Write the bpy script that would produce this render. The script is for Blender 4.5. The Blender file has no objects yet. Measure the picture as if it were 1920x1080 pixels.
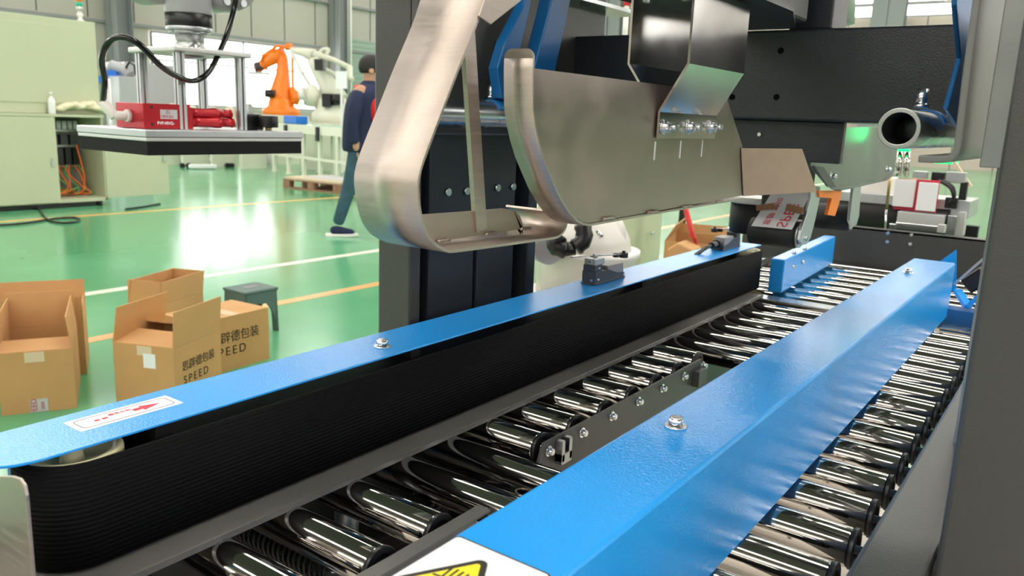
import bpy, bmesh, math, random
from mathutils import Vector, Matrix
random.seed(7)
PI = math.pi
SC = bpy.context.scene
COL = SC.collection

# ------------------------------------------------------------------ camera
CZ = 1.2
YAW, PIT, ROL, FPX = -0.622438158, 0.207224535, 0.0384033573, 1504.74143
def _axes():
    sa, ca, sb, cb, sc, cc = math.sin(YAW), math.cos(YAW), math.sin(PIT), math.cos(PIT), math.sin(ROL), math.cos(ROL)
    f = Vector((sa*cb, ca*cb, -sb)); r = Vector((ca, -sa, 0)); u = r.cross(f)
    return cc*r + sc*u, -sc*r + cc*u, f
RX, UX, FX = _axes()
cam = bpy.data.objects.new('camera', bpy.data.cameras.new('camera'))
COL.objects.link(cam)
m = Matrix((RX, UX, -FX)).transposed().to_4x4(); m.translation = Vector((0, 0, CZ))
cam.matrix_world = m
cam.data.sensor_width = 36.0
cam.data.lens = FPX/1920*36.0
cam.data.clip_start = 0.02; cam.data.clip_end = 200
cam.data.dof.use_dof = True
cam.data.dof.focus_distance = 1.15
cam.data.dof.aperture_fstop = 9.0
SC.camera = cam

# survey helpers: where the sight line of a photo point meets a known plane of the place
def _ray(x, y): return RX*((x-960)/FPX) + UX*((540-y)/FPX) + FX
C0 = Vector((0, 0, CZ))
def onz(x, y, z): d = _ray(x, y); return C0 + d*((z-CZ)/d.z)
def onx(x, y, X): d = _ray(x, y); return C0 + d*(X/d.x)
def ony(x, y, Y): d = _ray(x, y); return C0 + d*(Y/d.y)
def atd(x, y, D): return C0 + _ray(x, y)*D

# ------------------------------------------------------------------ world, exposure, daylight
w = bpy.data.worlds.new('world'); SC.world = w; w.use_nodes = True
w.node_tree.nodes['Background'].inputs[0].default_value = (0.86, 0.93, 1.0, 1)
w.node_tree.nodes['Background'].inputs[1].default_value = 1.0
SC.view_settings.view_transform = 'Standard'
SC.view_settings.look = 'None'
SC.view_settings.gamma = 1.0
SC.view_settings.use_curve_mapping = False
SC.view_settings.exposure = 0.40
ROOF = 9.0
SKY_E, WIN_E = 15.0, 5.5

# ------------------------------------------------------------------ materials
def mat(name, col, rough=0.5, metal=0.0, bump=0.0, scale=200.0, coat=0.0, emit=None, es=0.0, var=0.0, vscale=8.0, stretch=None, detail=2.0, spec=0.5, coatr=0.05, bdist=0.001, rvar=0.0):
    M = bpy.data.materials.new(name); M.use_nodes = True
    nt = M.node_tree; b = nt.nodes['Principled BSDF']; L = nt.links.new
    b.inputs['Base Color'].default_value = (*col, 1)
    b.inputs['Roughness'].default_value = rough
    b.inputs['Metallic'].default_value = metal
    b.inputs['Specular IOR Level'].default_value = spec
    b.inputs['Coat Weight'].default_value = coat
    b.inputs['Coat Roughness'].default_value = coatr
    if emit: b.inputs['Emission Color'].default_value = (*emit, 1); b.inputs['Emission Strength'].default_value = es
    tc = nt.nodes.new('ShaderNodeTexCoord')
    src = tc.outputs['Object']
    if stretch:
        mp = nt.nodes.new('ShaderNodeMapping'); mp.inputs['Scale'].default_value = stretch
        L(src, mp.inputs[0]); src = mp.outputs[0]
    if bump:
        n = nt.nodes.new('ShaderNodeTexNoise'); n.inputs['Scale'].default_value = scale; n.inputs['Detail'].default_value = detail
        L(src, n.inputs['Vector'])
        bp = nt.nodes.new('ShaderNodeBump'); bp.inputs['Strength'].default_value = bump; bp.inputs['Distance'].default_value = bdist
        L(n.outputs['Fac'], bp.inputs['Height']); L(bp.outputs[0], b.inputs['Normal'])
        if coat: L(bp.outputs[0], b.inputs['Coat Normal'])
    if var or rvar:
        n = nt.nodes.new('ShaderNodeTexNoise'); n.inputs['Scale'].default_value = vscale; n.inputs['Detail'].default_value = 4
        L(src, n.inputs['Vector'])
        if var:
            mx = nt.nodes.new('ShaderNodeMapRange'); mx.inputs[1].default_value = .3; mx.inputs[2].default_value = .7
            mx.inputs[3].default_value = 1-var; mx.inputs[4].default_value = 1+var
            L(n.outputs['Fac'], mx.inputs[0])
            mu = nt.nodes.new('ShaderNodeVectorMath'); mu.operation = 'SCALE'; mu.inputs[0].default_value = col
            L(mx.outputs[0], mu.inputs['Scale']); L(mu.outputs[0], b.inputs['Base Color'])
        if rvar:
            m2 = nt.nodes.new('ShaderNodeMapRange'); m2.inputs[1].default_value = .3; m2.inputs[2].default_value = .7
            m2.inputs[3].default_value = rough*(1-rvar); m2.inputs[4].default_value = rough*(1+rvar)
            L(n.outputs['Fac'], m2.inputs[0]); L(m2.outputs[0], b.inputs['Roughness'])
    return M
def srgb(r, g, b):
    f = lambda c: (c/255/12.92) if c/255 <= .04045 else ((c/255+.055)/1.055)**2.4
    return (f(r), f(g), f(b))
M = {}
M['dark'] = mat('dark_textured_paint', (0.052, 0.052, 0.050), .36, bump=.6, scale=520, spec=.5, bdist=.0006)
M['darkblue'] = mat('dark_machine_paint', (0.022, 0.026, 0.034), .30, bump=.6, scale=420, bdist=.0008)
M['blue'] = mat('blue_textured_paint', (0.016, 0.34, 0.90), .24, bump=.55, scale=330, bdist=.0009, spec=.6)
M['bluearm'] = mat('blue_arm_paint', (0.006, 0.115, 0.33), .38, bump=.2, scale=300)
M['steel'] = mat('brushed_stainless', (0.50, 0.43, 0.38), .42, 1.0, bump=.12, scale=60, stretch=(3, 3, 40), var=.07, vscale=9, rvar=.15)
M['steel2'] = mat('stainless_plate', (0.44, 0.365, 0.325), .46, 1.0, bump=.06, scale=90, stretch=(20, 2, 2), var=.10, vscale=7, rvar=.2)
M['chrome'] = mat('chrome_roller', (0.60, 0.57, 0.54), .075, 1.0)
M['zinc'] = mat('zinc_plated', (0.72, 0.74, 0.76), .22, 1.0)
M['galv'] = mat('galvanised_tube', (0.42, 0.44, 0.44), .30, 1.0, var=.08, vscale=12, rvar=.3)
M['hosegloss'] = mat('glossy_black_hose', (0.006, 0.006, 0.007), .12)
M['alu'] = mat('anodised_aluminium', (0.55, 0.56, 0.58), .40, 1.0)
M['aluw'] = mat('pale_aluminium', (0.62, 0.62, 0.61), .42, .7)
M['rubber'] = mat('black_rubber', (0.012, 0.012, 0.013), .62, bump=.2, scale=400)
M['black'] = mat('black_hole', (0.004, 0.004, 0.004), .9, spec=.1)
M['cap'] = mat('black_plastic', (0.009, 0.009, 0.010), .38)
M['foam'] = mat('black_foam', (0.004, 0.005, 0.006), .95, bump=.6, scale=700)
M['card'] = mat('cardboard', (0.56, 0.31, 0.125), .80, var=.05, vscale=6, bump=.1, scale=200)
M['cardin'] = mat('cardboard_inside', (0.46, 0.245, 0.11), .85, var=.05, vscale=6)
M['tape'] = mat('parcel_tape', (0.62, 0.42, 0.22), .25)
M['paper'] = mat('white_paper', (0.82, 0.82, 0.84), .6)
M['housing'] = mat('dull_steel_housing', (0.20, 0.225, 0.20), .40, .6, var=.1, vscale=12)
M['steel3'] = mat('smudged_stainless', (0.36, 0.295, 0.25), .40, 1.0, var=.16, vscale=16, rvar=.2)
M['ptape'] = mat('printed_tape', (0.55, 0.55, 0.57), .35)
M['red'] = mat('red_anodised', (0.48, 0.012, 0.022), .30, .35)
M['redink'] = mat('red_ink', (0.55, 0.03, 0.06), .6)
M['blackink'] = mat('black_ink', (0.02, 0.018, 0.015), .7)
M['white'] = mat('white_plastic', (0.80, 0.78, 0.74), .42)
M['cobot'] = mat('light_grey_casting', (0.40, 0.40, 0.42), .34)
M['whitegloss'] = mat('white_casting', (0.82, 0.78, 0.73), .35)
M['cream'] = mat('pale_green_paint', (0.50, 0.53, 0.37), .45, var=.02, vscale=2)
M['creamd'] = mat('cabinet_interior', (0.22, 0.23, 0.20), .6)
M['orange'] = mat('orange_paint', (0.95, 0.23, 0.015), .4)
M['ivory'] = mat('ivory_paint', (0.72, 0.72, 0.60), .42)
M['navy'] = mat('navy_cloth', (0.014, 0.020, 0.062), .9, bump=.3, scale=60)
M['jred'] = mat('red_cloth', (0.62, 0.015, 0.02), .85)
M['jeans'] = mat('denim', (0.035, 0.085, 0.12), .9, var=.2, vscale=10)
M['skin'] = mat('skin', (0.52, 0.28, 0.19), .55)
M['hair'] = mat('black_hair', (0.012, 0.010, 0.010), .6)
M['wood'] = mat('pallet_wood', (0.30, 0.16, 0.10), .8, var=.2, vscale=12)
M['ply'] = mat('plywood', (0.62, 0.50, 0.35), .5, var=.06)
M['stool'] = mat('grey_green_plastic', (0.085, 0.14, 0.13), .5)
M['bin'] = mat('blue_plastic', (0.01, 0.16, 0.62), .4)
M['pulley'] = mat('cream_nylon', (0.66, 0.60, 0.36), .45)
M['glove'] = mat('cotton_cloth', (0.78, 0.68, 0.50), .9, bump=.5, scale=60)
M['greenbelt'] = mat('green_belt', (0.02, 0.42, 0.26), .3)
M['yellow'] = mat('warning_yellow', (0.92, 0.74, 0.03), .4)
M['stickw'] = mat('sticker_white', (0.86, 0.87, 0.90), .35)
M['rawbar'] = mat('raw_steel_bar', (0.36, 0.37, 0.36), .45, .4, var=.1, vscale=14)
M['rawpaint'] = mat('grey_primer', (0.13, 0.133, 0.125), .45, bump=.2, scale=300)
M['tray'] = mat('grey_tray_paint', (0.16, 0.155, 0.145), .30, bump=.5, scale=480, bdist=.0006)
M['brass'] = mat('brass', (0.55, 0.38, 0.17), .3, 1.0)
M['redhose'] = mat('red_hose', (0.75, 0.05, 0.05), .3)
M['glowg'] = mat('green_lamp', (0.0, 0.5, 0.15), .4, emit=(0.0, 0.8, 0.2), es=1.3)
M['wire_o'] = mat('orange_cable', (0.85, 0.16, 0.02), .5)
M['wire_g'] = mat('green_cable', (0.12, 0.35, 0.08), .5)
M['browntape'] = mat('brown_tape', (0.22, 0.10, 0.04), .5)
M['col'] = mat('grey_column_paint', (0.24, 0.26, 0.26), .5)
M['wall'] = mat('wall_panel', (0.44, 0.43, 0.37), .6)
M['ceil'] = mat('roof_panel', (0.062, 0.052, 0.050), .7)
M['wallr'] = mat('beige_wall_panel', (0.56, 0.47, 0.41), .6)
M['win'] = mat('daylight_window', (0.8, 0.85, 0.9), .3, emit=(1.0, 0.98, 0.95), es=WIN_E)
M['sky'] = mat('roof_skylight', (0.8, 0.8, 0.8), .5, emit=(1.0, 0.94, 0.86), es=SKY_E)
M['shutter'] = mat('green_shutter', (0.30, 0.40, 0.33), .5)
M['litfloor'] = mat('lit_floor_patch', (0.66, 0.60, 0.52), .35, var=.06)

def floor_mat():
    F = mat('green_epoxy_floor', srgb(96, 176, 128), .16, coat=0.0, spec=.5, bump=.05, scale=1.2, bdist=.02)
    nt = F.node_tree; b = nt.nodes['Principled BSDF']; L = nt.links.new
    tc = nt.nodes['Texture Coordinate']
    n = nt.nodes.new('ShaderNodeTexNoise'); n.inputs['Scale'].default_value = .7; n.inputs['Detail'].default_value = 6
    L(tc.outputs['Object'], n.inputs['Vector'])
    r = nt.nodes.new('ShaderNodeValToRGB')
    r.color_ramp.elements[0].position = .35; r.color_ramp.elements[0].color = (0.085, 0.34, 0.155, 1)
    r.color_ramp.elements[1].position = .68; r.color_ramp.elements[1].color = (0.125, 0.42, 0.215, 1)
    L(n.outputs['Fac'], r.inputs[0]); L(r.outputs[0], b.inputs['Base Color'])
    m2 = nt.nodes.new('ShaderNodeMapRange'); m2.inputs[3].default_value = .10; m2.inputs[4].default_value = .24
    L(n.outputs['Fac'], m2.inputs[0]); L(m2.outputs[0], b.inputs['Roughness'])
    return F
M['floor'] = floor_mat()
def belt_mat():
    B = mat('ribbed_belt', (0.004, 0.004, 0.0045), .75, spec=.12)
    nt = B.node_tree; b = nt.nodes['Principled BSDF']; L = nt.links.new
    tc = nt.nodes['Texture Coordinate']; mp = nt.nodes.new('ShaderNodeMapping'); mp.inputs['Scale'].default_value = (0, 0, 1)
    L(tc.outputs['Object'], mp.inputs[0])
    wv = nt.nodes.new('ShaderNodeTexWave'); wv.bands_direction = 'Z'; wv.inputs['Scale'].default_value = 60; wv.inputs['Distortion'].default_value = 0
    L(mp.outputs[0], wv.inputs[0])
    n = nt.nodes.new('ShaderNodeTexNoise'); n.inputs['Scale'].default_value = 260; L(tc.outputs['Object'], n.inputs[0])
    ad = nt.nodes.new('ShaderNodeMath'); ad.operation = 'MULTIPLY_ADD'; ad.inputs[1].default_value = .5
    L(n.outputs['Fac'], ad.inputs[0]); L(wv.outputs['Fac'], ad.inputs[2])
    bp = nt.nodes.new('ShaderNodeBump'); bp.inputs['Strength'].default_value = .9; bp.inputs['Distance'].default_value = .0012
    L(ad.outputs[0], bp.inputs['Height']); L(bp.outputs[0], b.inputs['Normal'])
    return B
M['belt'] = belt_mat()

# ------------------------------------------------------------------ mesh builder
class MB:
    def __init__(s): s.v = []; s.f = []; s.sm = []
    def add(s, vs, fs, smooth=False):
        o = len(s.v); s.v += [Vector(v) for v in vs]; s.f += [tuple(i+o for i in f) for f in fs]; s.sm += [smooth]*len(fs); return s
    def box(s, x0, y0, z0, x1, y1, z1):
        x0, x1 = sorted((x0, x1)); y0, y1 = sorted((y0, y1)); z0, z1 = sorted((z0, z1))
        vs = [(x0,y0,z0),(x1,y0,z0),(x1,y1,z0),(x0,y1,z0),(x0,y0,z1),(x1,y0,z1),(x1,y1,z1),(x0,y1,z1)]
        return s.add(vs, [(0,3,2,1),(4,5,6,7),(0,1,5,4),(1,2,6,5),(2,3,7,6),(3,0,4,7)])
    def obox(s, c, ax, ay, az):      # centre and three half-axis vectors
        c, ax, ay, az = map(Vector, (c, ax, ay, az))
        vs = [c-ax-ay-az, c+ax-ay-az, c+ax+ay-az, c-ax+ay-az, c-ax-ay+az, c+ax-ay+az, c+ax+ay+az, c-ax+ay+az]
        return s.add(vs, [(0,3,2,1),(4,5,6,7),(0,1,5,4),(1,2,6,5),(2,3,7,6),(3,0,4,7)])
    def bar(s, p, q, w, h, up=(0, 0, 1)):   # rectangular bar between two points
        p, q = Vector(p), Vector(q); d = (q-p); l = d.length; d.normalize(); up = Vector(up)
        a = d.cross(up)
        if a.length < 1e-4: a = d.cross(Vector((1, 0, 0)))
        a.normalize(); u = a.cross(d).normalized()
        return s.obox((p+q)/2, d*l/2, a*w/2, u*h/2)
    def cyl(s, p, q, r, n=24, r2=None, caps=True, inner=None):
        p, q = Vector(p), Vector(q); d = (q-p).normalized(); r2 = r if r2 is None else r2
        a = d.orthogonal().normalized(); b = d.cross(a)
        ring = lambda c, rr: [c + a*rr*math.cos(2*PI*i/n) + b*rr*math.sin(2*PI*i/n) for i in range(n)]
        if inner:
            vs = ring(p, r)+ring(q, r2)+ring(p, inner)+ring(q, inner)
            s.add(vs, [(i, (i+1) % n, n+(i+1) % n, n+i) for i in range(n)], True)
            o = len(s.v)-4*n
            def F(fs, sm): s.f += [tuple(k+o for k in f) for f in fs]; s.sm += [sm]*len(fs)
            F([(2*n+i, 3*n+i, 3*n+(i+1) % n, 2*n+(i+1) % n) for i in range(n)], True)
            F([(i, 2*n+i, 2*n+(i+1) % n, (i+1) % n) for i in range(n)], False)
            F([(n+i, n+(i+1) % n, 3*n+(i+1) % n, 3*n+i) for i in range(n)], False)
            return s
        s.add(ring(p, r)+ring(q, r2), [(i, (i+1) % n, n+(i+1) % n, n+i) for i in range(n)], True)
        o = len(s.v)-2*n
        if caps:
            s.f += [tuple(o+n-1-i for i in range(n)), tuple(o+n+i for i in range(n))]; s.sm += [False, False]
        return s
    def lathe(s, base, prof, n=32, axis=(0, 0, 1)):    # prof: list (r, h)
        base, d = Vector(base), Vector(axis).normalized(); a = d.orthogonal().normalized(); b = d.cross(a)
        vs = []
        for r, h in prof: vs += [base + d*h + (a*math.cos(2*PI*i/n)+b*math.sin(2*PI*i/n))*max(r, 1e-5) for i in range(n)]
        fs = [(k*n+i, k*n+(i+1) % n, (k+1)*n+(i+1) % n, (k+1)*n+i) for k in range(len(prof)-1) for i in range(n)]
        s.add(vs, fs, True); o = len(s.v)-len(vs)
        s.f += [tuple(o+n-1-i for i in range(n)), tuple(o+len(vs)-n+i for i in range(n))]; s.sm += [False, False]
        return s
    def tube(s, pts, r, n=10, closed=False, rs=None):
        pts = [Vector(p) for p in pts]; N = len(pts); vs = []
        prev = None
        for k, p in enumerate(pts):
            t = (pts[min(k+1, N-1)]-pts[max(k-1, 0)]).normalized()
            a = t.orthogonal().normalized() if prev is None else (prev - t*prev.dot(t)).normalized()
            prev = a; b = t.cross(a); rr = rs[k] if rs else r
            vs += [p + (a*math.cos(2*PI*i/n)+b*math.sin(2*PI*i/n))*rr for i in range(n)]
        fs = [(k*n+i, k*n+(i+1) % n, (k+1)*n+(i+1) % n, (k+1)*n+i) for k in range(N-1) for i in range(n)]
        s.add(vs, fs, True); o = len(s.v)-len(vs)
        s.f += [tuple(o+n-1-i for i in range(n)), tuple(o+(N-1)*n+i for i in range(n))]; s.sm += [False, False]
        return s
    def prism(s, poly, vec):         # closed polygon (3D points) extruded by vec
        poly = [Vector(p) for p in poly]; vec = Vector(vec); n = len(poly)
        return s.add(poly+[p+vec for p in poly], [tuple(range(n-1, -1, -1)), tuple(range(n, 2*n))]+[(i, (i+1) % n, n+(i+1) % n, n+i) for i in range(n)])
    def sheet(s, pts, vec, th, nrm_axis, smooth=True):
        """bent sheet: open polyline pts, extruded along vec, thickness th; nrm_axis = unit vec"""
        pts = [Vector(p) for p in pts]; vec = Vector(vec); ax = vec.normalized(); N = len(pts); off = []
        for k in range(N):
            t1 = (pts[k]-pts[k-1]).normalized() if k else (pts[1]-pts[0]).normalized()
            t2 = (pts[k+1]-pts[k]).normalized() if k < N-1 else t1
            t = (t1+t2).normalized(); nn = t.cross(ax).normalized()
            off.append(pts[k]+nn*th*nrm_axis)
        vs = pts+off+[p+vec for p in pts]+[p+vec for p in off]
        A = lambda k: k; B = lambda k: N+k; Cc = lambda k: 2*N+k; D = lambda k: 3*N+k
        f1 = [(A(k), A(k+1), Cc(k+1), Cc(k)) for k in range(N-1)]+[(B(k+1), B(k), D(k), D(k+1)) for k in range(N-1)]
        f2 = [(A(k+1), A(k), B(k), B(k+1)) for k in range(N-1)]+[(Cc(k), Cc(k+1), D(k+1), D(k)) for k in range(N-1)]
        f2 += [(A(0), Cc(0), D(0), B(0)), (A(N-1), B(N-1), D(N-1), Cc(N-1))]
        s.add(vs, f1, smooth); o = len(s.v)-len(vs)
        s.f += [tuple(o+i for i in f) for f in f2]; s.sm += [False]*len(f2)
        return s
    def bolt(s, p, nrm, r=.007, h=.007, washer=True):
        p, d = Vector(p), Vector(nrm).normalized()
        if washer: s.cyl(p, p+d*r*.22, r*1.45, 20); p = p+d*r*.22
        s.cyl(p, p+d*h*.85, r, 6); s.cyl(p+d*h*.85, p+d*h, r*.82, 12, r2=r*.7)
        return s
    def build(s, name, mt, parent=None, bevel=0.0, segs=2, weld=True, fixn=True, loc=None, local=False):
        org = Vector((0, 0, 0))
        if loc is not None: org = Vector(loc)
        p = parent
        while p is not None and not local: org = org + p.location; p = p.parent
        me = bpy.data.meshes.new(name); me.from_pydata([v-org if not local else v for v in s.v], [], s.f)
        me.polygons.foreach_set('use_smooth', s.sm); me.update()
        if fixn:
            bm = bmesh.new(); bm.from_mesh(me)
            if weld: bmesh.ops.remove_doubles(bm, verts=bm.verts, dist=1e-6)
            bmesh.ops.recalc_face_normals(bm, faces=bm.faces); bm.to_mesh(me); bm.free()
        me.materials.append(M[mt] if isinstance(mt, str) else mt)
        o = bpy.data.objects.new(name, me); COL.objects.link(o)
        if parent is not None: o.parent = parent
        if loc is not None: o.location = loc
        if bevel:
            b = o.modifiers.new('bevel', 'BEVEL'); b.width = bevel; b.segments = segs; b.limit_method = 'ANGLE'; b.angle_limit = .7
        return o
def tag(o, label=None, cat=None, group=None, kind=None):
    if label: o['label'] = label
    if cat: o['category'] = cat
    if group: o['group'] = group
    if kind: o['kind'] = kind
    return o
def thing(name, label, cat, loc=(0, 0, 0), group=None):
    o = bpy.data.objects.new(name, None); o.empty_display_size = .05; COL.objects.link(o); o.location = loc
    return tag(o, label, cat, group)
def copy_tree(o, parent=None):
    c = o.copy(); COL.objects.link(c); c.parent = parent
    for ch in [x for x in bpy.data.objects if x.parent == o]: copy_tree(ch, c)
    return c
def struct(name, mb, mt, **k): return tag(mb.build(name, mt, **k), kind='structure')
def arc(cy, cz, r, a0, a1, n=10): return [(cy+r*math.cos(math.radians(a0+(a1-a0)*i/n)), cz+r*math.sin(math.radians(a0+(a1-a0)*i/n))) for i in range(n+1)]
_tid = {}
def text(name, body, size, org, xd, yd, mt, parent, depth=.0003, align='LEFT', spacing=1.0, mirror=False, bold=0.0):
    cu = bpy.data.curves.new(name, 'FONT'); cu.body = body; cu.size = size; cu.extrude = depth; cu.align_x = align; cu.space_character = spacing; cu.offset = bold
    to = bpy.data.objects.new(name, cu); COL.objects.link(to)
    bpy.context.view_layer.update()
    me = bpy.data.meshes.new_from_object(to.evaluated_get(bpy.context.evaluated_depsgraph_get()))
    bpy.data.objects.remove(to)
    xd, yd = Vector(xd).normalized(), Vector(yd).normalized(); zd = xd.cross(yd)
    if mirror: xd = -xd
    o3 = Vector((0, 0, 0)); p = parent
    while p is not None: o3 = o3+p.location; p = p.parent
    T = Matrix((xd, yd, zd)).transposed().to_4x4(); T.translation = Vector(org)-o3
    me.transform(T); me.materials.clear(); me.materials.append(M[mt])
    o = bpy.data.objects.new(name, me); COL.objects.link(o); o.parent = parent
    return o
def smooth_path(pts, n=8):
    pts = [Vector(p) for p in pts]; P = [pts[0]]+pts+[pts[-1]]; out = []
    for k in range(1, len(P)-2):
        a, b, c, d = P[k-1:k+3]
        for i in range(n):
            t = i/n; out.append(.5*((2*b)+(c-a)*t+(2*a-5*b+4*c-d)*t*t+(3*b-a-3*c+d)*t**3))
    out.append(pts[-1]); return out

# ================================================================== THE HALL
WX, WB, WR, WF = -20.0, 34.0, 14.0, -12.0
struct('floor', MB().box(WX-.3, WF-.3, -.1, WR+.3, WB+.3, 0), 'floor')
struct('wall_left', MB().box(WX-.3, WF, 0, WX, WB, ROOF), 'wall')
struct('wall_back', MB().box(WX, WB, 0, WR, WB+.3, ROOF), 'wallr')
struct('wall_right', MB().box(WR, WF, 0, WR+.3, WB, ROOF), 'wallr')
struct('wall_front', MB().box(WX, WF-.3, 0, WR, WF, ROOF), 'wallr')
struct('ceiling', MB().box(WX-.3, WF-.3, ROOF, WR+.3, WB+.3, ROOF+.2), 'ceil')
# skylight strips in the roof
n = 1
for k in range(4):
    y = -6.0 + k*11.0
    struct('window_%d' % n, MB().box(WX+2, y-.45, ROOF-.04, WR-2, y+.45, ROOF-.01), 'sky'); n += 1
# left wall window band: panes, mullions
def wall_window(Y0, Y1, z0, z1, X, cols):
    global n
    wd = struct('window_%d' % n, MB().box(X+.01, Y0, z0, X+.03, Y1, z1), 'win'); n += 1
    fr = MB(); t = .05
    for z in (z0, z1, z0+(z1-z0)*.62): fr.box(X+.03, Y0, z-t/2, X+.09, Y1, z+t/2)
    for i in range(cols+1):
        y = Y0+(Y1-Y0)*i/cols; fr.box(X+.03, y-t/2, z0, X+.09, y+t/2, z1)
    fr.build('window_frame', 'col', wd)
wall_window(11.7, 17.15, 1.25, 3.02, WX, 4)
wall_window(-8, -1, 1.25, 3.02, WX, 4)
wall_window(1.6, 9.2, 1.25, 3.02, WX, 4)
wall_window(24, 32, 1.25, 3.02, WX, 4)
wall_window(6.2, 11.0, 7.0, 8.8, WX, 4)  # this and the next two: unseen high windows, added for blue plate highlights
wall_window(15.6, 19.6, 7.0, 8.8, WX, 4)
wall_window(-9, 2.5, 7.0, 8.8, WX, 8)
def wall_window_y(X0, X1, z0, z1, Y, sgn):
    global n
    wd = struct('window_%d' % n, MB().box(X0, Y+sgn*.01, z0, X1, Y+sgn*.03, z1), 'win'); n += 1
    fr = MB()
    for z in (z0, z1): fr.box(X0, Y+sgn*.03, z-.03, X1, Y+sgn*.08, z+.03)
    fr.build('window_frame', 'col', wd)
wall_window_y(-14, 12, 5.5, 6.8, WF, 1)
wall_window_y(-19.2, -13.5, 6.0, 8.2, WB, -1); wall_window_y(-12.2, -5.5, 6.0, 8.2, WB, -1); zs = ony(1720, 30, WB).z; wall_window_y(-14, 12, zs, zs+.42, WB, -1)  # upper pair unseen, added for bright reflections on the blue plates
wd = struct('window_%d' % n, MB().box(WR-.03, -8, 4.6, WR-.01, 30, 6.4), 'win'); n += 1
# wall trims: cladding rails on the left wall and panel seams
tn = 1
for z in (3.10, 4.45, 6.0):
    struct('trim_%d' % tn, MB().box(WX, WF, z, WX+.10, WB, z+.07), 'col'); tn += 1
sm = MB()
for k in range(40):
    y = WF+1.15*k+.3
    if y < WB: sm.box(WX, y, 3.2, WX+.012, y+.02, ROOF)
struct('trim_%d' % tn, sm, 'ceil'); tn += 1
sm = MB()
for k in range(24): sm.box(WX+1.4*k, WB-.012, 0, WX+1.4*k+.025, WB, ROOF)
struct('trim_%d' % tn, sm, 'ceil'); tn += 1
# painted floor lines
def fline(p0, p1, wdt, mt):
    global tn
    p0, p1 = Vector((p0[0], p0[1], 0)), Vector((p1[0], p1[1], 0)); d = (p1-p0).normalized(); s_ = Vector((-d.y, d.x, 0))*wdt/2
    struct('trim_%d' % tn, MB().prism([p0-s_, p1-s_, p1+s_, p0+s_], (0, 0, .0015)), mt); tn += 1
M['linew'] = mat('white_floor_line', (0.78, 0.76, 0.64), .3)
M['lineo'] = mat('orange_floor_line', (0.80, 0.40, 0.14), .3)
M['liney'] = mat('yellow_floor_line', (0.82, 0.50, 0.14), .3)
fline((-5.12, -6), (-5.18, 25), .09, 'linew')
fline((-4.07, -6), (-4.15, 25), .09, 'lineo')
fline((-8.84, -6), (-8.82, 25), .09, 'liney')
struct('trim_%d' % tn, MB().box(-1.9, -3.5, 0, 4.5, 3.1, .004), 'litfloor'); tn += 1  # pale lit floor put into the colour; widened to warm the steel's reflections
# steel columns
def column(X, Y, h=ROOF, a=.24, b=.34):
    global tn
    c = MB().box(X-a/2, Y-b/2, 0, X+a/2, Y-b/2+.02, h).box(X-a/2, Y+b/2-.02, 0, X+a/2, Y+b/2, h).box(X-.01, Y-b/2, 0, X+.01, Y+b/2, h).box(X-a*.8, Y-b*.7, 0, X+a*.8, Y+b*.7, .03)
    struct('trim_%d' % tn, c, 'col'); tn += 1
for Y in (2.4, 10.75, 17.75, 25.5): column(WX+.32, Y, a=.5, b=.42)
for X in (ony(1668, 20, WB-.4).x, ony(1668, 20, WB-.4).x+5.5, 11.0): column(X, WB-.4, a=1.15, b=.5)
p = atd(1150, 60, 17); column(p.x, p.y, a=.5, b=.55)
# green roller shutter door in the left wall
dr = MB()
for k in range(44): dr.box(WX+.01, 18.15, .08*k, WX+.05+.015*(k % 2), 22.0, .08*k+.078)
struct('door_1', dr, 'shutter')
# vertical pipe on wall
tag(MB().cyl((WX+.5, 18.0, 0), (WX+.5, 18.0, ROOF-.05), .07, 16).build('wall_pipe', 'white'), 'pale vertical pipe running up the wall next to the green shutter', 'pipe')

# ================================================================== CONVEYOR
RT = .724; RR = .025; RC = RT-RR
YC = [.586+.1*k for k in range(-5, 26) if k != 17]
def rail1(Y): return Y < .75
def rail2(Y): return .95 < Y < 1.60
conv = thing('roller_conveyor', 'dark steel conveyor bed of chrome rollers below the two blue guides', 'conveyor', (-.5, 1.5, 0))
def make_roller(x0, x1, Y):
    """root of the part sits at the roller middle so copies can be placed"""
    L_ = x1-x0
    b = MB()
    b.lathe((x0, 0, 0), [(RR-.004, 0), (RR-.0015, .0006), (RR, .002), (RR, L_-.002), (RR-.0015, L_-.0006), (RR-.004, L_)], 40, (1, 0, 0))
    o = b.build('roller', 'chrome', conv, local=True); o.location = (0-conv.location.x, Y-conv.location.y, RC)
    for x, sgn in ((x0, -1), (x1, 1)):
        c = MB(); c.cyl((x, 0, 0), (x+sgn*.006, 0, 0), RR+.0012, 32, inner=RR-.007)
        c.cyl((x+sgn*.001, 0, 0), (x+sgn*.003, 0, 0), RR-.0075, 24)
        c.build('end_cap', 'cap', o, local=True, bevel=.001)
    a = MB().cyl((x0-.03, 0, 0), (x1+(.026 if x1 > -.3 else .012), 0, 0), .006, 6)
    a.build('axle', 'zinc', o, local=True)
    return o
protos = {}
def roller(x0, x1, Y):
    key = (round(x0, 3), round(x1, 3))
    if key not in protos: protos[key] = make_roller(x0, x1, Y); return
    c = copy_tree(protos[key], conv); c.location = (-conv.location.x, Y-conv.location.y, RC)
XL, XR = -.915, -.178
for Y in YC:
    if rail1(Y): roller(XL, -.592, Y); roller(-.42, XR, Y)
    elif rail2(Y): roller(XL, -.643, Y); roller(-.42, XR, Y)
    else: roller(XL, XR, Y)
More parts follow.
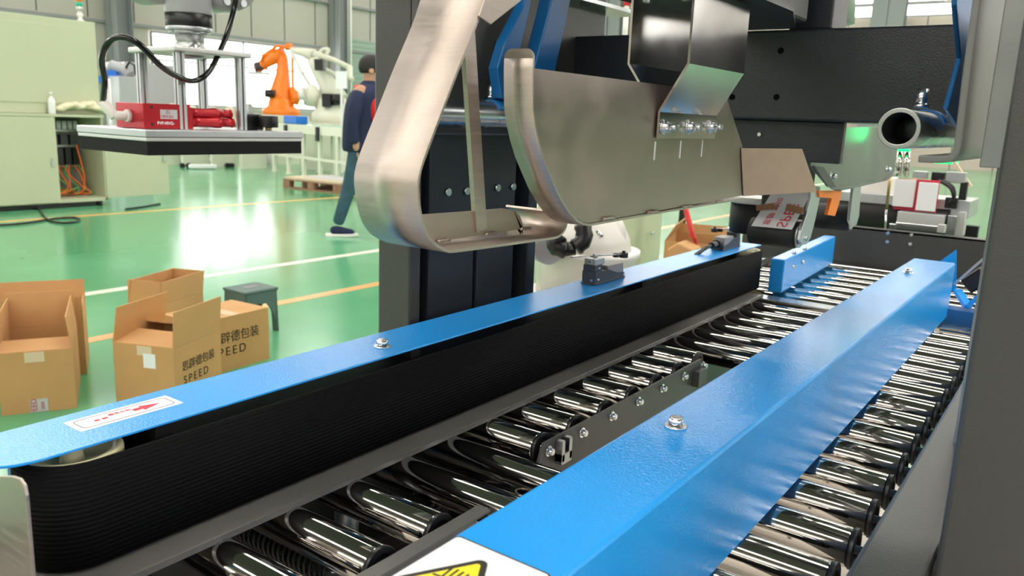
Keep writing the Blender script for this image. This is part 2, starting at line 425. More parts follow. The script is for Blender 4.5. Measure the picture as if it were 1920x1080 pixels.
# side rails (boxed tubes)
MB().box(-.148, -.4, .56, -.080, 3.16, .762).build('side_rail', 'dark', conv, bevel=.006, segs=3)
MB().box(-.99, -.2, .65, -.945, 3.16, .715).build('side_rail', 'dark', conv, bevel=.004)
MB().sheet([(-.5795, -.1, .64), (-.5795, -.1, .7115), (-.578, -.1, .713), (-.558, -.1, .713)], (0, .85, 0), .003, 1, smooth=False).build('inner_rail', 'tray', conv, bevel=.0008)
r2 = MB().prism([(-.630, .972, .716), (-.630, 1.575, .716), (-.630, 1.575, .640), (-.630, .945, .640), (-.630, .955, .68)], (.004, 0, 0)).box(-.626, 1.535, .665, -.612, 1.578, .698)
r2 = r2.build('inner_rail', 'dark', conv)
for Y in YC:
    if rail2(Y): MB().bolt((-.626, Y, RC), (1, 0, 0), .006, .008).build('bolt', 'zinc', r2)
MB().box(-.626, 1.005, .676, -.612, 1.013, .712).box(-.626, 1.026, .676, -.612, 1.034, .712).box(-.626, 1.005, .672, -.612, 1.034, .690).build('clip', 'galv', r2, bevel=.001)
# end plate with its buttons, cross member, flat transfer strip
ep = MB().box(-1.12, 3.13, .70, -.08, 3.136, .858).box(-1.12, 3.13, .852, -.08, 3.19, .858).build('end_plate', 'dark', conv)
for x, y in ((1665, 437), (1664, 453), (1709, 440), (1707, 457)):
    q = ony(x, y, 3.13); MB().cyl(q, q-Vector((0, .005, 0)), .006, 16).build('rivet', 'zinc', ep)
MB().box(-.99, 3.105, .60, -.12, 3.125, .70).build('cross_member', 'cap', conv)
MB().box(-.93, 2.262, .716, -.165, 2.322, .721).build('transfer_strip', 'galv', conv, bevel=.001)
MB().box(-.965, -.2, .05, -.955, 3.1, .648).build('side_panel', 'cap', conv)
MB().box(-.95, -.2, .50, -.66, .42, .506).box(-.95, .70, .44, -.60, 1.9, .446).build('under_tray', 'cap', conv)
for Y in (-.1, 1.6, 3.0):
    for X in (-.967, -.12): MB().box(X-.02, Y-.03, 0, X+.02, Y+.03, .655).build('leg', 'dark', conv, bevel=.003)
MB().box(-.95, .2, .50, -.15, .26, .56).build('cross_member', 'cap', conv, bevel=.004)

# below-roller mechanism (tape head and guide spindle)
lt = thing('lower_tape_unit', 'dark tape unit with bolts and cable seen between the rollers', 'tape unit', (-.62, .75, .50))
MB().box(-.75, .70, .60, -.66, .98, .605).build('mounting_plate', 'steel2', lt)
MB().prism([(-.76, .75, .56), (-.62, .75, .655), (-.62, 1.0, .655), (-.76, 1.0, .56)], (0, 0, .004)).build('side_plate', 'galv', lt)
for x, y in ((-.735, .80), (-.70, .80), (-.67, .84)): MB().bolt((x, y, .605), (0, 0, 1), .009, .014).build('bolt', 'zinc', lt)
MB().tube(smooth_path([(-.76, .84, .60), (-.72, .90, .66), (-.67, .88, .665), (-.65, .83, .62)]), .007, 8).build('cable', 'cap', lt)
MB().box(-.72, .86, .605, -.68, .93, .64).build('motor_block', 'cap', lt, bevel=.004)
MB().cyl((-.79, .72, .40), (-.79, .72, .728), .017, 24).build('guide_post', 'galv', lt)
sp = thing('guide_spindle', 'threaded black spindle with bolted metal clamp block between the front rollers', 'spindle', (-.72, .635, .55))
b = MB(); c = []
for i in range(260): a = i*.55; c.append((-.93+i*.00092, .635+.020*math.cos(a), .62+.020*math.sin(a)))
b.tube(c, .0028, 6); b.build('spring', 'cap', sp)
MB().cyl((-.95, .635, .62), (-.56, .635, .62), .012, 20).build('shaft', 'galv', sp)
MB().box(-.70, .600, .600, -.632, .665, .648).box(-.72, .61, .585, -.60, .655, .60).build('clamp_block', 'galv', sp, bevel=.003)
for x, y in ((-.69, .61), (-.645, .61), (-.69, .655), (-.645, .655)): MB().bolt((x, y, .648), (0, 0, 1), .007, .01).build('bolt', 'zinc', sp)
tag(MB().box(-.80, .46, 0, -.765, .50, .52).box(-.80, .46, .50, -.70, .50, .53).build('blue_bracket', 'bluearm', bevel=.003, loc=(-.78, .48, 0)), 'small blue steel bracket seen under the front left rollers', 'bracket')

# ================================================================== LEFT BELT DRIVE
bd = thing('side_belt_drive', 'black ribbed side belt under a long flat blue cover plate', 'belt drive', (-.83, 1.3, .72))
bx0, bx1, by0, by1, bz0, bz1 = -.885, -.775, .318, 2.395, .733, .847
def race(x0, x1, y0, y1, n=16):
    r = (x1-x0)/2; cx = (x0+x1)/2; pts = []
    for i in range(n+1): a = PI+PI*i/n; pts.append((cx+r*math.cos(a), y0+r+r*math.sin(a)))
    for i in range(n+1): a = PI*i/n; pts.append((cx+r*math.cos(a), y1-r+r*math.sin(a)))
    return pts
o_, i_ = race(bx0, bx1, by0, by1), race(bx0+.004, bx1-.004, by0+.004, by1-.004)
N = len(o_); b = MB()
b.add([(x, y, bz0) for x, y in o_]+[(x, y, bz1) for x, y in o_]+[(x, y, bz0) for x, y in i_]+[(x, y, bz1) for x, y in i_],
      [(k, (k+1) % N, N+(k+1) % N, N+k) for k in range(N)]+[(2*N+(k+1) % N, 2*N+k, 3*N+k, 3*N+(k+1) % N) for k in range(N)], True)
b.f += [(N+k, N+(k+1) % N, 3*N+(k+1) % N, 3*N+k) for k in range(N)]+[(2*N+k, 2*N+(k+1) % N, (k+1) % N, k) for k in range(N)]; b.sm += [False]*(2*N)
b.build('belt', 'belt', bd)
for y in (by0+.0555, by1-.0555):
    MB().lathe(((bx0+bx1)/2, y, bz0+.002), [(.045, 0), (.050, .004), (.050, .108), (.048, .111), (.040, .109), (.036, .095), (.012, .095), (.010, .116)], 40).build('pulley', 'pulley', bd)
MB().box(-.868, .46, .74, -.795, 2.26, .838).build('inner_beam', 'cap', bd)
b = MB()
for y in (.45, .86, 1.62, 2.2): MB().box(-.85, y, .83, -.80, y+.02, .857).build('spacer', 'cap', bd)
# cover plate with rounded corners
r = .055; pl = []
x0, x1, y0, y1 = -.889, -.790, .275, 2.375
for (cx, cy, a0) in ((x0+r*.85, y0+r, 180), (x1-r*.85, y0+r, 270)):
    for i in range(9): a = math.radians(a0+90*i/8); pl.append((cx+r*.85*math.cos(a), cy+r*math.sin(a), .8565))
pl += [(x1, y1, .8565), (x0, y1, .8565)]
cp = MB().prism(pl, (0, 0, .003)).build('cover_plate', 'blue', bd, bevel=.0008)
MB().bolt((-.829, .828, .8595), (0, 0, 1), .0085, .010).build('bolt', 'zinc', cp)
# direction sticker
def rrect(x0, y0, x1, y1, r, z, n=5):
    out = []
    for cx, cy, a0 in ((x0+r, y0+r, 180), (x1-r, y0+r, 270), (x1-r, y1-r, 0), (x0+r, y1-r, 90)):
        for i in range(n+1): a = math.radians(a0+90*i/n); out.append((cx+r*math.cos(a), cy+r*math.sin(a), z))
    return out
def ring(mb, outer, inner, h):
    n_ = len(outer); vs = list(outer)+list(inner); vs = vs+[(x, y, z+h) for x, y, z in vs]
    f = []
    for k in range(n_):
        j = (k+1) % n_; f += [(2*n_+k, 2*n_+j, 3*n_+j, 3*n_+k), (k, j, 2*n_+j, 2*n_+k), (n_+k, 3*n_+k, 3*n_+j, n_+j), (k, n_+k, n_+j, j)]
    return mb.add(vs, f)
st = MB().prism(rrect(-.867, .384, -.829, .503, .002, .8595), (0, 0, .0003)).build('direction_sticker', 'stickw', cp); st['label'] = 'white direction sticker with a red arrow'
ring(MB(), rrect(-.862, .390, -.834, .497, .006, .8598), rrect(-.8612, .3908, -.8348, .4962, .0055, .8598), .0002).build('border_line', 'blackink', st)
a = MB().prism([(-.856, .462, .8598), (-.840, .462, .8598), (-.848, .484, .8598)], (0, 0, .0002)).box(-.8515, .452, .8598, -.8445, .463, .8600)
for y in (.408, .4165): a.box(-.8500, y, .8598, -.8455, y+.006, .8600)
a.build('red_arrow', 'redink', st)
text('arrow_caption', '箱流方向', .0065, (-.8505, .4255, .8600), (0, 1, 0), (-1, 0, 0), 'redink', st, depth=.0001)
# dark catch tray below the belt
MB().box(-.885, .10, .7265, -.737, 2.28, .7295).box(-.740, .10, .7215, -.737, 2.28, .7295).build('tray', 'tray', bd, bevel=.0008)
MB().box(-.935, .35, .66, -.905, 2.30, .80).build('back_beam', 'bluearm', bd, bevel=.003)

# ================================================================== RIGHT GUIDE
rg = thing('box_guide', 'long bright blue box-section guide rail on the right over the rollers', 'guide', (-.32, 1.0, .73))
gx0, gx1, gy0, gy1, gz0, gz1 = -.374, -.2725, -.1, 2.375, .731, .8735
b = MB()
b.sheet([(gx0, gy0, gz0+.01), (gx0, gy0, gz1-.004), (gx0+.0015, gy0, gz1-.001), (gx0+.004, gy0, gz1), (gx1-.004, gy0, gz1), (gx1-.0015, gy0, gz1-.001), (gx1, gy0, gz1-.004), (gx1, gy0, gz0)], (0, gy1-gy0, 0), .003, -1, smooth=False)
b.box(gx0+.004, gy1-.003, gz0+.01, gx1-.004, gy1, gz1-.004)
rb = b.build('guide_body', 'blue', rg)
for y in (.792, 2.103): MB().bolt((-.338, y, gz1), (0, 0, 1), .0085, .010).build('bolt', 'zinc', rb)
for y in (.3, 1.9): MB().box(-.35, y, .727, -.30, y+.04, .86).build('stay', 'cap', rg)
# warning sticker
z = gz1+.0002
wst = MB().prism(rrect(-.3705, .33, -.2795, .455, .005, z), (0, 0, .0003)).build('warning_sticker', 'stickw', rb); wst['label'] = 'white warning sticker with a yellow hand-crush triangle'
ring(MB(), rrect(-.3705, .33, -.2795, .455, .005, z+.0003), rrect(-.3692, .3313, -.2808, .4537, .004, z+.0003), .0002).build('border_line', 'blackink', wst)
def rtri(cx, cy, R, r, z, rot, n=5):
    out = []
    for k in range(3):
        a = rot+k*2*PI/3; c = (cx+(R-2*r)*math.cos(a), cy+(R-2*r)*math.sin(a))
        for i in range(n+1):
            t = a-PI/3+2*PI/3*i/n; out.append((c[0]+r*math.cos(t), c[1]+r*math.sin(t), z))
    return out
# apex towards the +X edge, base along the guide
tcx, tcy, rot = -.330, .392, math.radians(90)
MB().prism(rtri(tcx, tcy, .052, .006, z+.0004, rot), (0, 0, .0002)).build('triangle_outline', 'blackink', wst)
MB().prism(rtri(tcx, tcy, .042, .0025, z+.0007, rot), (0, 0, .0002)).build('triangle_fill', 'yellow', wst)
a = MB()
for k in range(5): a.bar((tcx-.010+k*.004, tcy+.004, z+.0010), (tcx-.012+k*.005, tcy+.024, z+.0010), .0018, .0002)
a.box(tcx-.012, tcy-.008, z+.0009, tcx+.012, tcy+.006, z+.0011).bar((tcx-.018, tcy+.008, z+.001), (tcx+.02, tcy+.014, z+.001), .002, .0002)
a.build('hand_symbol', 'blackink', wst)

# far blue parts
fg = thing('far_guide', 'short blue guide block beyond the end of the black belt', 'guide', (-.74, 2.7, .73))
fb = MB().prism([(-.748, 2.345, .728), (-.706, 2.345, .728), (-.706, 2.345, .828), (-.748, 2.345, .828)], (-.028, .66, .004)).build('guide_body', 'blue', fg, bevel=.004)
for x, y in ((1488, 474), (1508, 466), (1486, 500), (1504, 491)):
    q = onx(x, y, -.712); MB().cyl(q-Vector((.004, 0, 0)), q+Vector((.006, 0, 0)), .006, 6).build('bolt', 'zinc', fb)
rc = thing('side_bracket', 'blue bracket with upright fin and black rubber wheel, right of the far guide end', 'bracket', (-.24, 2.45, .68))
MB().prism([ony(1755, 495, 2.48), ony(1793, 468, 2.48), ony(1793, 545, 2.48), ony(1755, 545, 2.48)], (0, .006, 0)).build('fin', 'blue', rc)
MB().box(-.285, 2.36, .74, -.10, 2.42, .752).box(-.285, 2.36, .69, -.10, 2.366, .752).build('bracket_plate', 'bluearm', rc, bevel=.002)
MB().bar(ony(1795, 545, 2.44), ony(1815, 575, 2.38), .02, .012).bar(ony(1815, 575, 2.38), ony(1835, 555, 2.38), .012, .012).build('strut', 'blue', rc)
p = ony(1812, 537, 2.5); q = ony(1850, 512, 2.5); MB().bar(p, q, .05, .045).build('wheel_block', 'cap', rc, bevel=.006)
MB().bar(ony(1790, 532, 2.46), ony(1850, 480, 2.46), .04, .006).build('cover_strip', 'alu', rc)

# ================================================================== LIMIT SWITCHES
def limit_switch(loc, rot, label, mirrored=False):
    t = thing('limit_switch', label, 'switch', group=None)
    k = 1.0
    MB().box(-.018, -.070, 0, .018, .068, .004).prism([(-.017, -.066, 0), (-.017, .064, 0), (-.017, .064, .016), (-.017, .03, .02), (-.017, -.01, .034), (-.017, -.066, .034)], (.034, 0, 0)).build('switch_body', 'cap2', t, bevel=.0015, local=True)
    MB().prism([(-.0165, -.012, .032), (-.0165, .028, .018), (-.0165, .060, .016), (-.0165, .056, .042), (-.0165, -.012, .042)], (.033, 0, 0)).build('cover', 'greyc', t, bevel=.002, local=True)
    MB().box(-.015, -.066, .034, .015, -.036, .050).build('head', 'cap2', t, bevel=.001, local=True)
    MB().box(-.014, -.064, .050, .014, -.026, .066).cyl((-.004, -.036, .066), (-.004, -.036, .075), .0055, 6).build('lever_clamp', 'alu', t, bevel=.001, local=True)
    MB().bar((-.035, -.085, .0675), (.018, .045, .0665), .010, .002).build('lever', 'galv', t, local=True)
    MB().cyl((.020, .048, .057), (.020, .048, .070), .010, 20).cyl((.020, .048, .070), (.020, .048, .075), .004, 12).cyl((.008, .034, .058), (.008, .034, .069), .007, 16).build('lever_roller', 'cap', t, bevel=.001, local=True)
    b = MB()
    for x, y, z_ in ((.0172, -.055, .014), (.0152, -.050, .042), (.0172, .06, .010)): b.cyl((x-.002, y, z_), (x+.0015, y, z_), .0028, 12)
    b.cyl((.008, -.0665, .012), (.008, -.068, .012), .003, 12).cyl((0, -.064, .058), (0, -.0655, .058), .003, 12)
    b.build('screw', 'zinc', t, local=True)
    t.location = loc; t.rotation_euler = (0, 0, rot); t.scale = (1, 1, .84)
    return t
M['cap2'] = mat('dark_grey_casting', (0.045, 0.050, 0.058), .45)
M['greyc'] = mat('grey_casting', (0.28, 0.27, 0.27), .4)
s1 = limit_switch((-.850, 1.53, .860), 0, 'limit switch with roller lever standing on the blue cover plate near its middle')
s2 = limit_switch((-.842, 2.225, .860), PI, 'limit switch with a black corrugated cable at the far end of the blue cover plate')
q = Vector((-.842, 2.158, .880))
b = MB(); b.cyl((0, .066, .022), (0, .078, .022), .014, 20).cyl((0, .078, .022), (0, .112, .021), .011, 8).build('cable_gland', 'cap', s2, local=True, bevel=.001)
pts = smooth_path([(0, .11, .021), (.004, .15, .014), (.02, .20, -.02), (.06, .24, -.12), (.09, .26, -.3)])
rs = [(.0065 if i % 2 else .0052) for i in range(len(pts))]
MB().tube(pts, .006, 10, rs=rs).build('cable', 'cap', s2, local=True)

# ================================================================== SKI (left curved bar)
Xr = -.53; SW = -.088
pp = [(935, -90), (902, 27), (862, 129), (835, 200), (798, 298), (789, 329), (786.5, 347), (787, 364), (789, 387), (793, 409), (798, 427), (804, 440), (814, 453), (827, 462), (838, 467), (849, 469), (907, 462), (1000, 449.5), (1040, 444), (1051, 439), (1058, 431), (1061.5, 422), (1062, 413), (1060, 405), (1055, 400)]
prof = [onx(x, y, Xr) for x, y in pp]
dense = []
for i, p in enumerate(prof):
    dense.append(p)
sk = thing('folding_ski', 'brushed stainless steel ski with curled foot hanging on the left over the rollers', 'ski', (-.575, .65, 1.06))
MB().sheet(smooth_path(dense, 5), (SW, 0, 0), .0028, -1).build('ski_strip', 'steel', sk)
Xw = -.566
wz = dense[15].z
web = [(Xw, *onx(a_, b_, Xw)[1:]) for a_, b_ in ((772, 404), (860, 398), (945, 391), (963, 394), (975, 405), (980, 420), (980, 440))]
web = [Vector(v) for v in web]; web += [Vector((Xw, web[-1].y, wz+.003)), Vector((Xw, dense[15].y-.005, wz+.003)), Vector((Xw, dense[12].y+.004, dense[12].z)), Vector((Xw, dense[9].y+.003, dense[9].z))]
MB().prism(web, (-.003, 0, 0)).build('web_plate', 'steel2', sk)
for yy in (.645, .73, .80): MB().tube([(Xw+.002, yy+.01*i/4, wz+.003+.0012*(i % 2)) for i in range(9)], .0018, 6).build('weld_bead', 'steel', sk)
r0, r1 = onx(900, 432, Xw), onx(876, 60, Xw)
MB().bar(r0, r1, .006, .019, up=(0, 1, 0)).build('stiffener', 'steel', sk)
g = [onx(898, 30, Xr+.004), onx(921, 46, Xr+.004), onx(990, -8, Xr+.004), onx(1010, -90, Xr+.004), onx(940, -90, Xr+.004)]
MB().prism(g, (-.0028, 0, 0)).build('gusset', 'steel', sk, bevel=.0008)
MB().box(Xr+SW, dense[0].y-.02, dense[0].z-.01, Xr+.01, dense[0].y+.12, dense[0].z+.02).build('mounting_block', 'dark', sk, bevel=.003)

MB().box(-.60, dense[0].y+.02, dense[0].z+.02, -.56, dense[0].y+.06, 1.70).box(-.60, dense[0].y+.02, 1.66, -.56, 1.148, 1.70).build('hanger', 'dark', sk, bevel=.003)

# lower left ski in the front corner
s3 = thing('folding_ski', 'round-topped stainless strip in the bottom left corner in front of the black belt', 'ski', (-.70, .28, .73))
t0 = [(0, 893), (20, 893), (35, 900), (44, 915), (48, 940), (60, 1080)]
pg = [onx(x, y, -.70) for x, y in t0]
Y0 = .26
pts2 = [ony(x, y, Y0) for x, y in ((-60, 1000), (-58, 925), (-48, 903), (-30, 893), (20, 893), (35, 898), (44, 910), (48, 930), (62, 1095), (70, 1200), (-50, 1200))]
MB().prism(pts2, (0, .003, 0)).build('strip', 'steel', s3, bevel=.0008)
MB().box(pts2[-1].x, Y0-.02, pts2[-1].z-.015, pts2[-2].x, Y0+.02, pts2[-1].z).build('foot_plate', 'steel2', s3, bevel=.001)

# ================================================================== PLOW PLATE (big stainless)
Xp = -.50
pf = thing('plow_plate', 'large stainless plate with curved front strip hanging on the right over the rollers', 'plate', (-.5, 1.1, 1.08))
fr = [(1000, 128), (1000, 200), (1004, 233), (1010, 262), (1019, 294), (1030, 322), (1042, 352), (1056, 378), (1068, 396), (1081, 409), (1091, 415), (1104, 418)]
F = [onx(x, y, Xp) for x, y in fr]
zb = F[-1].z; yb = onx(1393, 359, Xp).y
top = onx(1000, 128, Xp).z
body = F+[Vector((Xp, yb, zb+.006)), onx(1393, 277, Xp), onx(1360, 175, Xp), Vector((Xp, onx(1360, 175, Xp).y-.12, top)), Vector((Xp, F[0].y, top))]
MB().prism(body, (-.003, 0, 0)).build('side_plate', 'steel2', pf)
strip = [Vector((Xp+.002, F[0].y-.001, top+.010))]+[Vector((Xp+.002, p.y-.001, p.z-.001)) for p in F]+[Vector((Xp+.002, F[-1].y+(yb-F[-1].y)*t, zb+.002*t)) for t in (.3, .6, 1)]
# front strip, rounded top corners
W_ = -.038
n_ = len(strip); b = MB().sheet(strip, (W_, 0, 0), .0028, -1)
b.prism([strip[0]]+[strip[0]+Vector((-.010+.010*math.cos(math.radians(a)), 0, .010*math.sin(math.radians(a)))) for a in range(15, 91, 15)]+[strip[0]+Vector((W_+.010-.010*math.sin(math.radians(a)), 0, .010*math.cos(math.radians(a)))) for a in range(0, 76, 15)]+[strip[0]+Vector((W_, 0, 0))], (0, -.0028, 0))
b.build('front_strip', 'steel', pf)
b = MB()
for t in (.06, .30, .52, .76): yy = F[-1].y+(yb-F[-1].y)*t; b.tube([(Xp+.0025, yy+i*.004, zb+.002+.0008*(i % 2)) for i in range(8)], .0022, 6)
b.build('weld_bead', 'steel', pf)
p1, p2, p3, p4 = onx(1393, 358, Xp), onx(1388, 277, Xp), ony(1502, 278, 1.52), ony(1530, 359, 1.50)
p1 = Vector((Xp, yb, zb+.006)); wn = (p4-p1).cross(p2-p1).normalized(); p3 = C0+(p3-C0)*((p1-C0).dot(wn)/(p3-C0).dot(wn)); ex = [p1, p2, p3, p4]
nn = (p4-p1).cross(p2-p1).normalized()*.003
MB().prism(ex, nn).build('wing_plate', 'steel3', pf)
# hanging bracket: two bent sheets
y0b, y1b = 1.016, 1.214
z_l, z_m, z_k = 1.186, 1.218, 1.281
br = MB().sheet([(Xp+.003, y0b, z_l-.004), (Xp+.003, y0b, z_m), (-.460, y0b, z_k), (-.460, y0b, 1.375)], (0, y1b-y0b, 0), .0035, -1, smooth=False).build('bracket_sheet', 'steelm', pf) if False else None
M['steelm'] = mat('polished_stainless', (0.56, 0.54, 0.52), .20, 1.0, var=.12, vscale=6, rvar=.3)
MB().sheet([(Xp+.003, y0b, z_l-.004), (Xp+.003, y0b, z_m), (-.460, y0b, z_k), (-.460, y0b, 1.374)], (0, y1b-y0b, 0), .0035, -1, smooth=False).build('bracket_sheet', 'steelm', pf)
MB().sheet([(Xp-.0065, y0b, z_l-.004), (Xp-.0065, y0b, z_m+.01), (-.545, y0b, z_k), (-.545, y0b, 1.374)], (0, y1b-y0b, 0), .0035, 1, smooth=False).build('bracket_sheet', 'steelm', pf)
b = MB().box(-.548, y0b, 1.374, -.457, y1b, 1.378)
b.build('bracket_top', 'steelm', pf)
for x in (1215, 1285):
    q = ony(x, 8, y0b+.04); q.z = 1.374; MB().bolt(q, (0, 0, -1), .007, .008).build('bolt', 'zinc', pf)
for x, y in ((1244, 238), (1291, 238), (1331, 238)):
    q = onx(x, y, Xp+.007); q.x = Xp+.0065
    g_ = MB().cyl(q, q+Vector((.002, 0, 0)), .0105, 24).cyl(q+Vector((.002, 0, 0)), q+Vector((.0035, 0, 0)), .0085, 24).cyl(q+Vector((.0035, 0, 0)), q+Vector((.010, 0, 0)), .0085, 6).cyl(q+Vector((.010, 0, 0)), q+Vector((.020, 0, 0)), .0045, 16)
    g_.build('bolt', 'zinc', pf)
    MB().box(Xp+.0002, q.y-.010, q.z-.045, Xp+.0008, q.y-.006, q.z-.020).build('slot', 'paper', pf)

# ================================================================== GANTRY
ga = thing('gantry_frame', 'dark grey steel crossbeam and mast of the sealing machine behind the stainless plates', 'frame', (-1.0, 1.4, 0))
# mast (left)
XM = -1.0
ma = MB()
ycol = lambda x, y: onx(x, y, XM).y
Ya, Yb, Yc, Yd, Ye, Yf, Yg, Yh = [ycol(x, 500) for x in (768, 790, 812, 890, 903, 970, 988, 1003)]
MB().box(XM-.083, Ya, 0, XM, Yb, 1.20).build('mast_post', 'dark', ga, bevel=.006, segs=3)
MB().box(XM-.083, Yb, 0, XM-.05, Yg, 1.20).build('mast_recess', 'cap', ga)
MB().box(XM-.05, Yc, 0, XM-.012, Ye-.012, 1.19).box(XM-.05, Ye, 0, XM-.012, Yf, 1.19).build('mast_slide', 'darkblue', ga, bevel=.003)
MB().box(XM-.083, Yg, 0, XM, Yh, 1.20).build('mast_post', 'darkblue', ga, bevel=.003)
for x, y in ((838, 360), (873, 358), (931, 352), (960, 350)): q = onx(x, y, XM-.012); MB().cyl(q, q+Vector((.006, 0, 0)), .0075, 16).build('bolt', 'zinc', ga)
ch = MB()
for k in range(22): ch.box(XM-.10, Yh+.004, .35+.04*k, XM-.03, Yh+.030, .35+.04*k+.032)
ch.build('cable_chain', 'cap', ga, bevel=.004)
# gusset panel on the mast (upper part)
P0 = onx(698, 0, XM+.02)
zt = 1.62; yL = 1.064; yR = onx(1065, 68, XM+.02).y+.16
zb_ = 1.166
gp = [(XM+.02, yL, zb_), (XM+.02, yL, zt), (XM+.02, yR, zt), (XM+.02, yR, 1.215), (XM+.02, yL+.10, 1.215)]
MB().prism(gp, (-.02, 0, 0)).build('mast_panel', 'dark', ga, bevel=.004)
MB().box(XM-.088, yL, zb_, XM-.0005, yL+.30, 1.62).build('mast_head', 'dark', ga, bevel=.004)
MB().box(XM+.005, onx(928, 77, XM+.02).y, onx(928, 168, XM+.02).z, XM+.0215, onx(940, 77, XM+.02).y, onx(928, 77, XM+.02).z).build('slot', 'cap', ga)
# flange ledge with light top at (985..1140, 10..40)
a0, a1 = onx(985, 2, XM+.02), onx(1143, 40, XM+.02)
MB().box(XM-.02, 1.0, 1.452, XM+.06, 1.80, 1.460).build('ledge', 'galv', ga)
# crossbeam
YBm = 1.57
beam = MB().box(-1.0, YBm, 1.217, -.135, YBm+.16, 1.384).build('crossbeam', 'darkblue', ga, bevel=.005, segs=3)
for x, y in ((1464, 95), (1373, 182), (1456, 182)): q = ony(x, y, YBm); MB().cyl(q+Vector((0, .002, 0)), q-Vector((0, .0006, 0)), .006, 16).build('hole', 'black', beam)
MB().box(-1.0, YBm+.03, 1.14, -.40, YBm+.05, 1.217).build('lower_plate', 'darkblue', ga, bevel=.002)
q = ony(1425, 252, YBm+.03); MB().cyl(q, q-Vector((0, .006, 0)), .004, 6).build('screw', 'zinc', ga)
# head plate above the stainless bracket with column
e1, e2 = ony(1483, 52, YBm-.005), onz(1290, -2, 1.3785)
MB().box(-1.0, 1.15, 1.66, -.15, 2.1, 1.86).build('unseen_carriage', 'dark', ga, bevel=.006)  # unseen carriage, added to shade the bed and darken the roller reflections
hz = 1.3785
MB().prism([(-.62, .95, hz), (-.42, .95, hz), (-.42, 1.30, hz), (-.500, YBm, hz+.006), (-.62, YBm, hz+.006)], (0, 0, .006)).build('head_plate', 'darkblue', ga)
c1, c2 = onx(1385, 0, -.46), onx(1470, 0, -.46)
MB().box(-.60, 1.36, hz+.006, -.475, YBm-.02, 1.75).build('head_column', 'silverp', ga, bevel=.006) if False else MB().box(-.60, 1.30, hz+.012, -.470, YBm-.03, 1.75).build('head_column', 'dark', ga, bevel=.006)
MB().box(-.52, YBm+.02, 1.384, -.44, YBm+.12, 1.9).build('head_column', 'darkblue', ga, bevel=.004)

# ================================================================== TUBES AND ARMS
def guide_tube(X, Y0, Y1, z, label):
    t = thing('guide_tube', label, 'tube', (X, (Y0+Y1)/2, z))
    MB().cyl((X, Y0, z), (X, Y1, z), .0245, 48, inner=.019).build('tube_wall', 'galv', t, bevel=.0008)
    return t
tL = guide_tube(-.93, 1.03, 1.66, 1.207, 'bare steel tube passing through the blue clamp behind the left ski')
e = onx(1685, 242, -.205)
tR = guide_tube(-.205, e.y, e.y+.62, 1.2065, 'open-ended steel tube on the right under the blue arm')
def arm(poly_px, X, th, name, label, clampY, tubeX, group=None):
    t = bpy.data.objects.new('support_arm', None); COL.objects.link(t); t.parent = ga
    P_ = [onx(x, y, X)+Vector((max(th, 0)*.5, 0, 0)) for x, y in poly_px]
    MB().prism(P_, (-th, 0, 0)).build('arm_bar', 'bluearm', t, bevel=.002)
    pts = [(tubeX+.0275*math.cos(math.radians(a)), 1.207+.0275*math.sin(math.radians(a))) for a in range(20, 165, 12)]
    cl = MB().sheet([(x, clampY, z) for x, z in pts], (0, .05, 0), .006, 1).build('clamp', 'bluearm', t)
    MB().cyl((tubeX-.01, clampY+.02, 1.238), (tubeX-.01, clampY+.02, 1.262), .0075, 16).cyl((tubeX-.01, clampY+.02, 1.236), (tubeX-.01, clampY+.02, 1.242), .011, 6).build('clamp_bolt', 'zinc', t)
    return t
arm([(1040, -300), (974, 10), (938, 80), (924, 128), (932, 184), (948, 188), (951, 150), (980, 40), (1052, -300)], -.915, .022, 'blue_arm', 'bent blue steel arm clamped to the tube, nearer of the two on the left', 1.20, -.93)
arm([(1085, -300), (1018, 20), (990, 130), (980, 190), (1020, 190), (1030, 130), (1052, 30), (1118, -300)], -.915, .03, 'blue_arm', 'straight blue steel arm rising behind the curved plate top', 1.34, -.93)
arm([(1824, -300), (1788, 10), (1797, 110), (1784, 160), (1772, 205), (1800, 250), (1812, 160), (1822, 50), (1870, -300)], -.165, .006, 'blue_arm', 'dark blue steel arm clamped to the open-ended tube on the right', e.y+.16, -.205)

# right channel, flat bar and wide post
cx_ = -.118
rcx = thing('corner_channel', 'bent dark steel channel with rolled lower lip at upper right', 'channel', (cx_, 1.1, 1.17))
yc0 = onx(1792, 250, cx_).y
fl = [ony(1722, 291, yc0), ony(1770, 292, yc0), ony(1783, 286, yc0), ony(1788, 272, yc0), ony(1806, 125, yc0), ony(1823, 0, yc0), ony(1831, -60, yc0)]
MB().sheet(smooth_path(fl[:4], 4)+fl[4:], (0, .75, 0), .007, -1, smooth=False).build('channel_sheet', 'rawpaint', rcx, bevel=.0015)
ps = thing('post', 'wide dark grey square steel post at the right edge', 'post', (-.03, .9, 0))
MB().box(-.076, .865, 0, .016, .955, 2.2).build('post_tube', 'dark', ps, bevel=.006, segs=3)
MB().box(-.10, .86, .56, .03, .98, .60).build('mounting_foot', 'dark', ps, bevel=.003)
q = onx(1915, 1035, .02); MB().bolt((.016, .93, .72), (1, 0, 0), .010, .014).build('bolt', 'zinc', ps)
f0 = ony(1833, 313, .93); 
tag(MB().box(-.0985, .925, f0.z, -.079, .933, 2.2).build('flat_bar', 'rawbar', bevel=.001, loc=(-.09, .93, f0.z)), 'narrow bare metal flat bar fixed beside the wide grey post', 'bar')
tag(MB().box(-.115, 1.28, 0, -.075, 1.32, 1.17).build('frame_upright', 'col', bevel=.003, loc=(-.095, 1.3, 0)), 'thin grey upright seen below the flat bar beside the post', 'upright')

